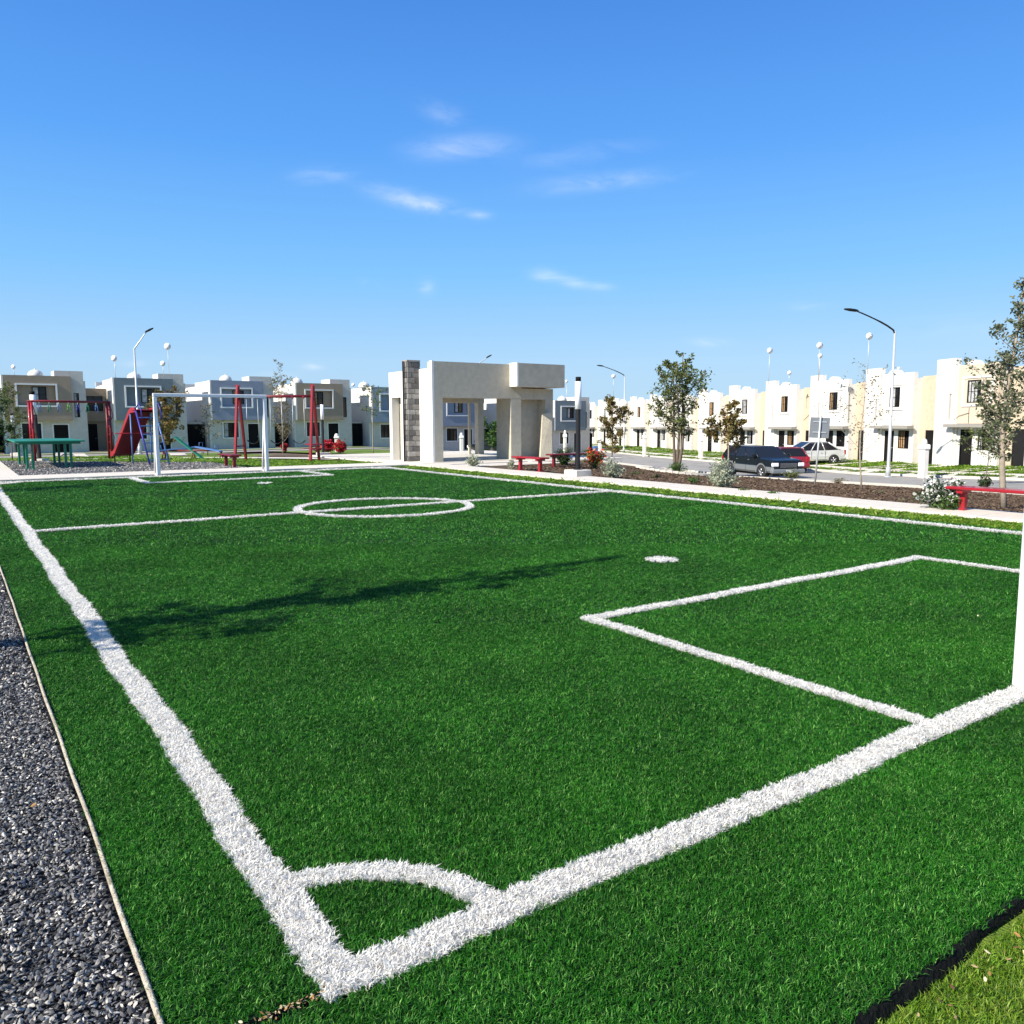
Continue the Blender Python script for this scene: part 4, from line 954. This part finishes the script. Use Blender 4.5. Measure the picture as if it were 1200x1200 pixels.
for px, py, pt, lab in ((1081, 561, 514, 'thick white meter pedestal left of the cream row house'), (821, 539, 509, 'white meter pedestal between the multi trunk tree and the dark SUV'), (755, 534, 506, 'white meter pedestal left of the multi trunk tree'),
                        (703, 533, 508, 'small white meter pedestal beside the rust leaved tree'), (662, 529, 504, 'white meter pedestal between the pavilion and the black park lamp'), (541, 532, 507, 'white meter pedestal seen through the pavilion opening'), (395, 530, 508, 'white meter pedestal behind the red flowers')):
    x, y, z = GT(px, py); 
    if y > 76: y = 76.; x, zz = ZAT(px, py, y); z = T(x, y)
    pedestal(lab, x, y, z, ZAT(px, pt, y)[1]-z, .40 if px > 1000 else .38)
def aerial(px, pyd, pyb, Y, r, lab):
    x, z1 = ZAT(px, pyd, Y); _, z0 = ZAT(px, pyb, Y)
    t = thing('dish_aerial', lab, 'antenna', (x, Y, z0), 0, 'white dish antennas on rooftop masts')
    MB().tube([(0, 0, -.3), (0, 0, z1-z0)], .022, galv, 5).build('mast', t)
    r *= .85; b = MB(); prof = [(r, -.05), (r*.85, -.01), (r*.5, .03), (.02, .045)]; b.lathe(prof, opal, 14, (0, 0, z1-z0), axis='y'); b.build('dish', t)
    MB().tube([(0, -.1, z1-z0), (0, -.36, z1-z0)], .03, galv, 6).build('feed_horn', t)
for a in ((902, 411, 446, 62, .26, 'dish antenna on a mast above the house behind the red car'), (960.5, 405, 441, 53, .25, 'upper dish antenna above the house behind the silver car'), (961, 417, 441, 54.5, .19, 'lower dish antenna above the house behind the silver car'),
          (925, 437, 447, 60, .19, 'small low dish antenna left of the pair above the silver car'), (1018.5, 394, 433, 49, .24, 'dish antenna on a tall mast left of the right street lamp'), (1053, 432, 440, 52, .13, 'tiny round antenna right of the street lamp pole'),
          (719, 441, 462, 96, .30, 'dish antenna left of the far street lamp pole'), (664, 447, 478, 90, .2, 'antenna on a thin mast beside the right end of the pavilion'), (414, 451, 462, 78, .2, 'small antenna above the brown house right of the swings'),
          (191, 426, 440, 64, .24, 'lower dish antenna above the slate house'), (196.5, 406, 440, 66, .32, 'highest dish antenna above the slate house'), (134, 420, 445, 66, .28, 'dish antenna left of the slim street lamp'), (16, 430, 438, 62, .2, 'dish antenna over the left end of the brown house')):
    aerial(*a)

# ================================================================== CARS
hubm = mat('wheel_rim', (.55,.56,.58), .3, metal=.7)
def car(name, label, loc, rz, c1, c2, dims, st, cab, lights, cat='car'):
    """x forward, y left. st: body stations (x, half width, z low, z belt). cab: belt/roof outlines of the glasshouse"""
    L_, Wd, Hh, rw, wb0, wb1 = dims
    t = thing(name, label, cat, loc, rz)
    b = MB(); vs = []; n = 12
    for (x, w, zl, zb) in st:
        zm = zl + (zb-zl)*.45
        vs += [(x, -w*.90, zl), (x, -w*.99, zl+.10), (x, -w, zm), (x, -w*.985, zm+.05), (x, -w*.95, zb-.04), (x, -w*.82, zb), (x, w*.82, zb), (x, w*.95, zb-.04), (x, w*.985, zm+.05), (x, w, zm), (x, w*.99, zl+.10), (x, w*.90, zl)]
    N_ = len(st)
    for i in range(N_-1):
        for j in range(n):
            b.add([], [], c1); low = j in (0, 1, 9, 10)
            b.add([vs[i*n+j], vs[i*n+(j+1) % n], vs[(i+1)*n+(j+1) % n], vs[(i+1)*n+j]], [(0, 3, 2, 1)], c2 if low else c1)
    b.add(vs[:n], [tuple(range(n))], c1); b.add(vs[-n:], [tuple(range(n-1, -1, -1))], c1)
    body = b.build('body', t)
    (bx0, bx1, rx0, rx1, wb, wr, zb, zr) = cab
    g = [(bx0, -wb, zb), (bx1, -wb, zb), (bx1, wb, zb), (bx0, wb, zb), (rx0, -wr, zr), (rx1, -wr, zr), (rx1, wr, zr), (rx0, wr, zr)]
    MB().add(g, [(0,1,5,4),(1,2,6,5),(2,3,7,6),(3,0,4,7),(4,5,6,7),(3,2,1,0)], glass).build('windows', t)
    b = MB(); e = .03
    ro = [(rx0-e, -wr-e, zr-.05), (rx1+e, -wr-e, zr-.05), (rx1+e, wr+e, zr-.05), (rx0-e, wr+e, zr-.05), (rx0+.12, -wr+.08, zr+.045), (rx1-.2, -wr+.08, zr+.045), (rx1-.2, wr-.08, zr+.045), (rx0+.12, wr-.08, zr+.045)]
    b.add(ro, [(0,1,5,4),(1,2,6,5),(2,3,7,6),(3,0,4,7),(4,5,6,7),(3,2,1,0)], c1); b.build('roof', t)
    for sgn in (-1, 1):
        for f_ in (0, .36, .68, 1):
            p = (bx0+(bx1-bx0)*f_, sgn*(wb+.005), zb-.02); q = (rx0+(rx1-rx0)*f_, sgn*(wr+.005), zr-.02)
            MB().tube([p, q], .045 if f_ in (0, 1) else .032, c1, 6).build('pillar', t)
        for xw in (wb0, wb1):
            w = MB().lathe([(rw*.62, -.11), (rw*.97, -.11), (rw, -.08), (rw, .08), (rw*.97, .11), (rw*.62, .11)], rubber, 20, axis='y').mesh('tyre')
            wh = link('wheel', None, t, (xw, sgn*(Wd/2-.10), rw)); link('tyre', w, wh)
            b = MB(); b.lathe([(rw*.64, -.10), (rw*.64, .10)], hubm, 18, axis='y')
            for k in range(5):
                a = 2*pi*k/5; b.box(-.001, .001, 0, .001, 0, .001, hubm); b.tube([(0, sgn*.108, 0), (rw*.6*cos(a), sgn*.108, rw*.6*sin(a))], .03, hubm, 5)
            b.lathe([(.07, .10*sgn-.01), (.05, .13*sgn)], lampdark, 10, axis='y'); b.build('rim', wh)
            b = MB(); vs = []
            for k in range(13):
                a = pi*k/12; vs += [(xw+cos(a)*(rw+.05), sgn*(Wd/2+.006), rw+sin(a)*(rw+.05)), (xw+cos(a)*(rw+.13), sgn*(Wd/2+.012), rw+sin(a)*(rw+.13))]
            b.add(vs, [(2*i, 2*i+2, 2*i+3, 2*i+1) if sgn < 0 else (2*i, 2*i+1, 2*i+3, 2*i+2) for i in range(12)], c2)
            vs = [(xw, sgn*(Wd/2+.004), rw)] + [(xw+cos(pi*k/12)*(rw+.055), sgn*(Wd/2+.004), rw+sin(pi*k/12)*(rw+.055)) for k in range(13)]
            b.add(vs, [(0, i+1, i+2) if sgn > 0 else (0, i+2, i+1) for i in range(12)], rubber); b.build('wheel_arch', t)
        MB().box(bx1-.35, bx1-.17, *sorted((sgn*(wb+.02), sgn*(wb+.22))), zb+.02, zb+.17, c1, bev=.03).build('mirror', t)
        for xd in (bx0+(bx1-bx0)*.36, bx0+(bx1-bx0)*.68, bx1-.12): MB().box(xd-.006, xd+.006, *sorted((sgn*Wd/2*.99, sgn*(Wd/2+.004))), .42, zb-.05, rubber).build('door_seam', t)
        for xd in (bx0+(bx1-bx0)*.42, bx0+(bx1-bx0)*.74): MB().box(xd, xd+.16, *sorted((sgn*(Wd/2-.01), sgn*(Wd/2+.02))), zb-.16, zb-.13, c2, bev=.005).build('door_handle', t)
    xf = st[-1][0]; xr = st[0][0]; hlz = lights
    for sgn in (-1, 1):
        y0, y1 = sorted((sgn*(Wd/2-.42), sgn*(Wd/2-.06)))
        MB().box(xf-.12, xf+.03, y0, y1, hlz-.10, hlz+.10, opal, bev=.03).build('headlight', t)
        MB().box(xr-.03, xr+.1, *sorted((sgn*(Wd/2-.25), sgn*(Wd/2-.03))), hlz, hlz+.32, redp, bev=.03).build('tail_light', t)
    b = MB(); b.box(xf-.02, xf+.025, -(Wd/2-.45), Wd/2-.45, hlz-.15, hlz+.10, black, bev=.01)
    for k in range(4): b.box(xf+.02, xf+.035, -(Wd/2-.5), Wd/2-.5, hlz-.13+k*.06, hlz-.115+k*.06, hubm)
    b.build('grille', t)
    MB().box(xf-.2, xf+.09, -Wd/2+.02, Wd/2-.02, .36, .60, c2, bev=.06).build('front_bumper', t)
    MB().box(xr-.09, xr+.2, -Wd/2+.02, Wd/2-.02, .36, .60, c2, bev=.06).build('rear_bumper', t)
    MB().box(xf+.092, xf+.10, -.17, .17, .42, .56, whitep).build('licence_plate', t); MB().box(xr-.10, xr-.092, -.17, .17, .45, .59, whitep).build('licence_plate', t)
    MB().box(-L_/2+.3, L_/2-.3, -Wd/2+.25, Wd/2-.25, .22, .40, rubber).build('underbody', t)
    return t
navy = mat('navy_paint', (.006,.009,.011), .35, spec=.3, coat=.25); silverlow = mat('pewter_cladding', (.22,.24,.25), .4, metal=.3)
crimson = mat('crimson_paint', (.20,.012,.022), .28, coat=.7); silver = mat('silver_paint', (.62,.63,.62), .28, metal=.35, coat=.6)
def onground(px, Y): 
    x = ZAT(px, 540, Y)[0]; return x, Y, T(x, Y)
x, y, z = onground(892, 42.0)
car('parked_suv', 'dark blue SUV with silver lower panels and a bright headlight at the near kerb', (x, y, z+.01), atan2(-RD[1], -RD[0])+.08, navy, silverlow, (5.0, 2.0, 1.9, .38, -1.5, 1.55),
    [(-2.48, .90, .55, 1.05), (-2.4, .98, .40, 1.18), (-1.0, 1.0, .36, 1.20), (1.0, 1.0, .36, 1.18), (2.0, .98, .38, 1.12), (2.38, .94, .42, 1.05), (2.5, .86, .52, .92)], (-2.42, 1.2, -2.1, .30, .93, .74, 1.17, 1.70), .83, 'SUV').scale = (.95, .95, .93)
x, y, z = onground(918, 48.0)
car('parked_car', 'dark red hatchback seen from behind past the nose of the dark blue SUV', (x, y, z+.01), atan2(RD[1], RD[0])-.2, crimson, crimson, (4.1, 1.75, 1.5, .31, -1.2, 1.25),
    [(-2.0, .78, .45, .85), (-1.92, .86, .32, .98), (-.8, .875, .28, .97), (.8, .875, .28, .94), (1.7, .85, .32, .82), (2.05, .72, .42, .66)], (-1.85, 1.0, -1.35, .2, .80, .62, .95, 1.44), .66)
x, y, z = onground(942, 53.0)
car('parked_car', 'silver hatchback parked nose out on a driveway behind the grey square sign', (x+.3, y, z+.13), atan2(-RN[1], -RN[0])-.10, silver, silver, (4.3, 1.75, 1.5, .32, -1.3, 1.3),
    [(-2.1, .78, .45, .88), (-2.02, .86, .32, 1.02), (-.8, .875, .28, .98), (.8, .875, .28, .95), (1.8, .85, .32, .80), (2.15, .72, .42, .64)], (-1.75, 1.15, -1.0, .25, .80, .62, .95, 1.48), .66)
# small dark car glimpsed through the pavilion, blue bin on the verge
x, y, z = onground(577, 58.0)
car('parked_car', 'dark blue car glimpsed through the pavilion beside the green shrub', (x, y, z), 2.2, navy, navy, (4.1, 1.75, 1.5, .31, -1.2, 1.25),
    [(-2.0, .78, .45, .85), (-1.92, .86, .32, .98), (-.8, .875, .28, .97), (.8, .875, .28, .94), (1.7, .85, .32, .82), (2.05, .72, .42, .66)], (-1.85, 1.0, -1.35, .2, .80, .62, .95, 1.44), .66)
x, y, z = GT(699, 534); t = thing('waste_bin', 'small blue bin with a lid on the far verge behind the red flowers', 'bin', (x, y, z), THR)
b = MB(); b.add([(-.28, -.25, 0), (.28, -.25, 0), (.28, .25, 0), (-.28, .25, 0), (-.36, -.33, .85), (.36, -.33, .85), (.36, .33, .85), (-.36, .33, .85)], [(3,2,1,0),(4,5,6,7),(0,1,5,4),(1,2,6,5),(2,3,7,6),(3,0,4,7)], bluep); b.build('body', t); MB().box(-.38, .38, -.36, .36, .851, .92, bluep, bev=.02).build('lid', t)

# ================================================================== TREES AND SHRUBS
def leafmat(name, cols, trans=.3): return mat(name, (0,0,0), .6, spec=.25, island=cols, trans=trans)
L_OLIVE = leafmat('leaves_olive', [(.06,.095,.025), (.11,.15,.04), (.17,.20,.06), (.04,.065,.02), (.24,.23,.09)])
L_GREEN = leafmat('leaves_green', [(.03,.085,.015), (.06,.14,.025), (.10,.20,.04), (.02,.055,.01), (.15,.22,.06)])
L_RUST = leafmat('leaves_rust', [(.15,.075,.03), (.10,.11,.03), (.24,.14,.05), (.07,.09,.025), (.32,.22,.07), (.16,.16,.045)])
L_GREY = leafmat('leaves_greygreen', [(.10,.13,.07), (.15,.17,.09), (.06,.085,.045), (.20,.21,.12), (.05,.065,.03)])
L_SAGE = leafmat('leaves_sage', [(.30,.34,.24), (.42,.45,.33), (.18,.22,.13), (.52,.54,.42), (.10,.14,.07)])
L_DARK = leafmat('leaves_dark', [(.018,.04,.012), (.03,.065,.018), (.05,.09,.025), (.012,.03,.01)])
L_DRY = leafmat('leaves_dry', [(.20,.17,.10), (.30,.25,.15), (.12,.11,.06), (.08,.10,.04)])
F_RED = leafmat('petals_red', [(.55,.01,.03), (.40,.01,.02), (.65,.04,.07), (.30,.01,.02)], .25)
F_ORG = leafmat('petals_orange', [(.65,.10,.03), (.55,.02,.03), (.70,.22,.05)], .25)
F_WHT = leafmat('petals_white', [(.80,.80,.74), (.70,.70,.62), (.85,.84,.80)], .25)
def leaf_cloud(P, size, rng, asp=.5, up=.3):
    """a quad per leaf, bent along its midrib"""
    n = len(P); P = np.asarray(P); d = rng.normal(size=(n, 3)); d[:, 2] = d[:, 2]*.6 + up; d /= np.linalg.norm(d, axis=1)[:, None]
    s_ = np.cross(d, rng.normal(size=(n, 3))); s_ /= np.linalg.norm(s_, axis=1)[:, None]; L_ = (size*rng.uniform(.6, 1.3, n))[:, None]
    a = P - d*L_*.5; c = P + d*L_*.5; m1 = P + s_*L_*asp*.5; m2 = P - s_*L_*asp*.5
    V = np.stack([a, m1, c, m2], 1).reshape(-1, 3); Fc = np.arange(4*n).reshape(n, 4); return V, Fc
def tree(label, loc, h, crown0, R_, nbr, leaves, lmat, seed, trunks=1, r0=.05, lsize=.09, bm_=None, group=None, rise=.75, spread=.12, cat='tree', name='tree', gap=.22, tuftn=None, leaf_lo=.25, asp=.5):
    """trunk(s) with limbs to the crown profile R_(t); leaves in sprays along the outer limbs"""
    rng = np.random.default_rng(seed); bm_ = bm_ or bark
    t = thing(name, label, cat, tuple(loc), 0, group)
    tb = MB(); sprays = []
    for k in range(trunks):
        a0 = 2*pi*k/max(1, trunks) + rng.uniform(0, 1); lean = spread if trunks > 1 else .03
        hk = h*(1 - .12*(k > 0)*rng.uniform(.4, 1.4)); pts = []; N_ = 9; dx, dy = cos(a0), sin(a0); wx, wy = rng.normal(0, .02, 2)
        for i in range(N_+1):
            f_ = i/N_; off = (.04*(trunks > 1) + lean*hk*f_**1.1)
            pts.append(np.array([dx*off + wx*h*sin(f_*5), dy*off + wy*h*sin(f_*4+1), hk*f_]))
        tb.tube(pts, [r0*(1-.85*(i/N_)**.9) for i in range(N_+1)], bm_, 7)
        for j in range(nbr):
            f_ = crown0 + (1-crown0)*((j+rng.uniform(0, .9))/nbr)*.97; p = pts[0]*0
            ii = min(N_-1, int(f_*N_)); fr = f_*N_-ii; p = pts[ii]*(1-fr) + pts[ii+1]*fr
            tt = (f_-crown0)/(1-crown0); Rr = R_(tt)*rng.uniform(.55, 1.12)
            a = j*2.4 + k*1.3 + rng.normal(0, .4); rs = rise*rng.uniform(.6, 1.3)
            q = [p]; M_ = 5
            for m in range(1, M_+1):
                g = m/M_; q.append(p + np.array([cos(a)*Rr*g + rng.normal(0, .03)*Rr, sin(a)*Rr*g + rng.normal(0, .03)*Rr, Rr*rs*g**1.25]))
            rb = max(.006, r0*(1-.8*f_)*.42); tb.tube(q, [rb*(1-.75*m/M_) for m in range(M_+1)], bm_, 5)
            for m in range(1, M_+1):
                if rng.uniform() < gap: continue
                sprays.append((q[m], Rr*.20 + .05, m/M_))
                if Rr > .35:
                    b2 = q[m] + np.array([*(rng.normal(0, .28, 2)*Rr), rng.uniform(0, .35)*Rr]); tb.tube([q[m], b2], [rb*.35, rb*.15], bm_, 4); sprays.append((b2, Rr*.16+.05, m/M_))
        sprays.append((pts[-1], .10, 1))
    tb.build('trunk', t)
    wts = np.array([s_[1]**1.2*(leaf_lo + (1-leaf_lo)*s_[2])*rng.uniform(.3, 1.6) for s_ in sprays]); wts /= wts.sum(); cnt = rng.multinomial(leaves, wts)
    P = np.concatenate([s_[0] + rng.normal(0, 1, (c, 3))*np.array([s_[1], s_[1], s_[1]*.8])*.45 for s_, c in zip(sprays, cnt) if c])
    V, Fc = leaf_cloud(P, lsize, rng, asp); link('crown', npmesh('crown', V, Fc, [lmat]), t)
    return t
def bush(label, loc, w, h, leaves, lmat, seed, lsize=.05, flowers=0, fmat=None, group=None, name='shrub', fsize=.05, asp=.45, fz=.5, bm_=None):
    rng = np.random.default_rng(seed); t = thing(name, label, 'shrub', tuple(loc), 0, group)
    tb = MB(); tips = []
    for k in range(26):
        a = rng.uniform(0, 2*pi); el = rng.uniform(.15, 1.0); R_ = w/2*rng.uniform(.6, 1.08); q = []
        for m in range(5):
            g = m/4; q.append((cos(a)*R_*(1-el*.55)*g, sin(a)*R_*(1-el*.55)*g, h*(.25+.75*el)*g**.85*rng.uniform(.9, 1.05)))
        tb.tube(q, [.012*(1-.7*m/4) for m in range(5)], bm_ or bark, 4)
        tips += [(np.array(q[m]), m/4) for m in (1, 2, 3, 4)]
    tb.build('stems', t)
    ii = rng.choice(len(tips), leaves, p=(lambda x: x/x.sum())(np.array([.4+f_ for _, f_ in tips])*rng.uniform(.4, 1.6, len(tips))))
    P = np.array([tips[i][0] for i in ii]) + rng.normal(0, 1, (leaves, 3))*np.array([w*.075, w*.075, h*.075]); P[:, 2] = np.abs(P[:, 2])
    V, Fc = leaf_cloud(P, lsize, rng, asp, .5); link('foliage', npmesh('foliage', V, Fc, [lmat]), t)
    if flowers:
        top = [i for i, (p, f_) in enumerate(tips) if f_ >= .5]; ii = rng.choice(top, flowers)
        P = np.array([tips[i][0] for i in ii]) + rng.normal(0, 1, (flowers, 3))*np.array([w*.07, w*.07, h*.07]); P[:, 2] = np.abs(P[:, 2])+.02
        V, Fc = leaf_cloud(P, fsize, rng, .8, .4); link('flowers', npmesh('flowers', V, Fc, [fmat]), t)
    return t
def at(px, py, ptop):
    x, y, z = GT(px, py); return (x, y, z-.02), ZAT(px, ptop, y)[1]-z, 944/y
# right hand side
loc, h, s_ = at(793, 553, 414); treeL = loc
tree('multi trunk young tree inside the pale stone ring in the planting bed', loc, h, .30, lambda t: (.62+1.25*sin(min(1, t*2.2)*pi/2))*(1-.80*t**1.1)*.80, 15, 5200, L_OLIVE, 11, trunks=3, r0=.075, lsize=.115, gap=.3, bm_=bark, spread=.055, rise=.85)
loc, h, s_ = at(716, 546, 466)
tree('rust and green leaved tree beyond the black park lamp, right of the pavilion', loc, h, .18, lambda t: .80*sin(pi*min(1, .15+t*.85))**.7+.12, 18, 4800, L_RUST, 12, r0=.045, lsize=.135, gap=.12)
loc, h, s_ = at(851, 561, 474)
tree('small reddish leaved tree growing in front of the dark blue SUV', loc, h, .42, lambda t: .80*(1-.6*t)+.05, 12, 1700, L_RUST, 13, r0=.035, lsize=.14, bm_=palebark, rise=.5, gap=.25)
loc, h, s_ = at(1007, 573, 440)
tree('nearly bare sapling with sparse leaves between the sign and the right street lamp', loc, h, .30, lambda t: 1.0*(1-.6*t), 15, 430, L_DRY, 14, r0=.028, lsize=.07, bm_=palebark, rise=1.1)
loc, h, s_ = at(1174, 596, 322)
tree('tall narrow tree with thin grey green leaves at the right edge', loc, h, .20, lambda t: (.22+.70*min(1, t*4))*(1-.84*t)*.85, 40, 3900, L_GREY, 15, r0=.06, lsize=.075, bm_=palebark, rise=1.0, gap=.15, leaf_lo=.6)
loc, h, s_ = at(1155, 568, 478)
tree('small leafy sapling left of the tall narrow tree at the right edge', loc, h, .30, lambda t: .9*(1-.6*t), 14, 2000, L_OLIVE, 16, r0=.025, lsize=.10)
def bsh(label, px, py, wpx, hpx, *a, **k):
    x, y, z = GT(px, py); s_ = 944/y; bush(label, (x, y, z-.01), wpx/s_, hpx/s_*1.02, *a, **k)
sg = 'silver leaved shrubs along the walk'
bsh('silver leaved shrub in front of the red flowering bush by the lamp post', 717, 560, 30, 23, 1100, L_SAGE, 21, .07, group=sg)
bsh('largest silver leaved shrub, in front of the rear of the dark blue SUV', 846, 572, 40, 30, 1500, L_SAGE, 22, .075, group=sg)
bsh('low silver leaved shrub in front of the pavilion opening', 555, 547, 20, 14, 600, L_SAGE, 23, .07, group=sg)
bsh('tiny silver leaved shrub left of the red bench by the pavilion', 599, 551, 11, 12, 350, L_SAGE, 24, .06, group=sg)
bsh('red and orange flowering bush right of the black park lamp', 697, 549, 26, 24, 700, L_GREEN, 25, .09, 330, F_ORG, fsize=.09)
bsh('crimson flowering bush at the foot of the lamp beside the right swing frame', 384, 531, 19, 14, 350, L_GREEN, 26, .12, 600, F_RED, fsize=.14)
bsh('crimson flowering bush right of the white pedestal behind the lawn', 399, 531, 17, 14, 350, L_GREEN, 27, .12, 600, F_RED, fsize=.14)
bsh('small crimson flowers on the ground behind the middle swing', 333, 530, 10, 9, 150, L_GREEN, 28, .12, 300, F_RED, fsize=.14)
bsh('white flowering bush beside the red bench at the right edge', 1103, 597, 62, 34, 1600, L_DARK, 29, .07, 750, F_WHT, fsize=.06)
bsh('low bright green plant at the foot of the white flowering bush', 1112, 600, 34, 20, 900, L_GREEN, 30, .05)
bsh('bright green grassy clump at the foot of the multi trunk tree', 794, 554, 24, 11, 500, L_GREEN, 31, .14, asp=.18)
bsh('dark green bush behind the dark red bench by the pavilion', 660, 545, 24, 17, 900, L_DARK, 32, .10)
bsh('dark green bush just right of the black lamp post', 685, 541, 20, 14, 800, L_DARK, 33, .10)
bsh('dark green bush touching the right end of the pavilion', 668, 536, 22, 15, 700, L_DARK, 34, .10)
bsh('low green weed between the largest silver shrub and the walk', 812, 566, 20, 7, 200, L_GREEN, 35, .07)
bsh('thin yellow green shrub in front of the dark blue SUV bumper', 928, 563, 26, 14, 420, L_OLIVE, 36, .10)
bsh('pale low weeds behind the mulch beside the sign post', 985, 567, 26, 7, 220, L_DRY, 37, .08)
bsh('small green clump under the sapling left of the tall tree', 1154, 574, 16, 18, 380, L_DARK, 38, .10)
rng_ = np.random.default_rng(5)
for k, (px, py) in enumerate(((872, 576), (905, 580), (1030, 578), (770, 560), (745, 556), (1060, 588))):
    bsh(['low weed in the mulch under the dark SUV door', 'low weed in the mulch below the SUV front wheel', 'low weed in the mulch right of the bare sapling', 'low weed left of the multi trunk tree ring', 'low weed right of the silver shrub near the lamp', 'low weed in the mulch left of the white flowers'][k], px, py, 12+3*(k % 3), 4, 120, [L_OLIVE, L_GREEN, L_DRY][k % 3], 60+k, .06, group='low weeds in the mulch bed')
# left hand side
loc, h, s_ = at(14, 540, 448)
tree('feathery olive tree in front of the left end of the brown house', (loc[0], loc[1], loc[2]), h, .22, lambda t: .9*sin(pi*min(1, .2+t*.8))+.1, 18, 4200, L_OLIVE, 41, r0=.035, lsize=.08, rise=1.0)
loc, h, s_ = at(-3, 542, 448)
tree('dark leafy tree cut by the left edge of the photo', loc, h, .15, lambda t: .7*sin(pi*min(1, .2+t*.8))+.1, 16, 2600, L_DARK, 42, r0=.04, lsize=.10)
loc, h, s_ = at(195, 534, 462)
tree('dense olive brown tree behind the far goal post and the slide', loc, h, .16, lambda t: 1.0*sin(pi*min(1, .15+t*.78))**.8+.1, 18, 4200, L_RUST, 43, r0=.05, lsize=.15, gap=.1)
loc, h, s_ = at(243, 533, 473)
tree('thin sparse sapling behind the green seesaw plank', loc, h, .25, lambda t: .85*(1-.5*t), 12, 420, L_DRY, 44, r0=.03, lsize=.10, bm_=palebark)
loc, h, s_ = at(331, 531, 441)
tree('tall feathery sapling between the two swing frames', loc, h, .12, lambda t: 1.3*(1-.75*t)*(.5+t), 24, 3000, L_DRY, 45, r0=.035, lsize=.09, bm_=palebark, rise=1.6)
loc, h, s_ = at(437, 531, 450)
tree('slender sapling in front of the steel blue house left of the pavilion', loc, h, .45, lambda t: .75*sin(pi*min(1, .2+t*.8)), 12, 520, L_OLIVE, 46, r0=.035, lsize=.11, bm_=palebark, rise=1.0)
y = 50.; x = ZAT(578, 535, y)[0]; z = T(x, y)
tree('bright green shrub-like tree seen through the pavilion beside the dark car', (x, y, z), ZAT(578, 496, y)[1]-z, .25, lambda t: .75*sin(pi*min(1, .2+t*.8))+.1, 14, 2600, L_GREEN, 47, r0=.035, lsize=.13)
# trees left of the photo whose shadows cross the pitch
Gs = G(420, 690); shd = -SH
tip = G(700, 656); p = tip + SH * (5.75/math.tan(SUN_EL))
tree('young tree on the gravel left of the photo whose shadow crosses the pitch', (p[0], p[1], -.02), 5.75, .18, lambda t: (.3+.62*min(1, t*4))*(1-.8*t), 30, 3400, L_OLIVE, 51, r0=.06, lsize=.09, rise=1.0, gap=.12)
tip = G(190, 566); p = tip + SH * (5.2/math.tan(SUN_EL))
tree('young tree beside the far left gravel whose shadow reaches the far corner', (p[0], p[1], -.02), 5.2, .2, lambda t: (.35+.8*min(1, t*4))*(1-.75*t), 28, 3200, L_OLIVE, 52, r0=.06, lsize=.10, rise=1.0)
# pale ring round the multi trunk tree: separate kerb stones
rc = (treeL[0]+.1, treeL[1]); ring = thing('tree_ring', 'low pale stone ring round the multi trunk tree in the mulch', 'tree ring', (rc[0], rc[1], T(*rc)), 0)
RR = 1.62; nst = 44; me_ = MB(); 
a0 = pi/nst*.93; me_.add([((RR+dr)*cos(a)-RR, (RR+dr)*sin(a), z) for z in (-.25, .09) for a in (-a0, a0) for dr in (-.09, .09)], [(0,1,3,2)[::-1],(4,5,7,6),(0,1,5,4),(2,6,7,3),(1,3,7,5),(0,4,6,2)], concrete); me_ = me_.mesh('kerb_stone')
for k in range(nst):
    a = 2*pi*k/nst; o = link('kerb_stone', me_, ring, (RR*cos(a), RR*sin(a), T(rc[0]+RR*cos(a), rc[1]+RR*sin(a))-T(*rc)), a)

# pale paving patches on the lawn in front of the left houses
def patch(pts, n):
    q = [uv(*GT(*p_)[:2]) for p_ in pts]; sheet('driveway', quadfn(*q), 6, 6, .02, walkc)
patch([(62, 534.5), (71, 534.5), (76, 531), (66, 531)], 0)
patch([(88, 535), (104, 535.5), (98, 531), (84, 531)], 1)
patch([(200, 534), (220, 534), (216, 531.5), (198, 531.5)], 2)
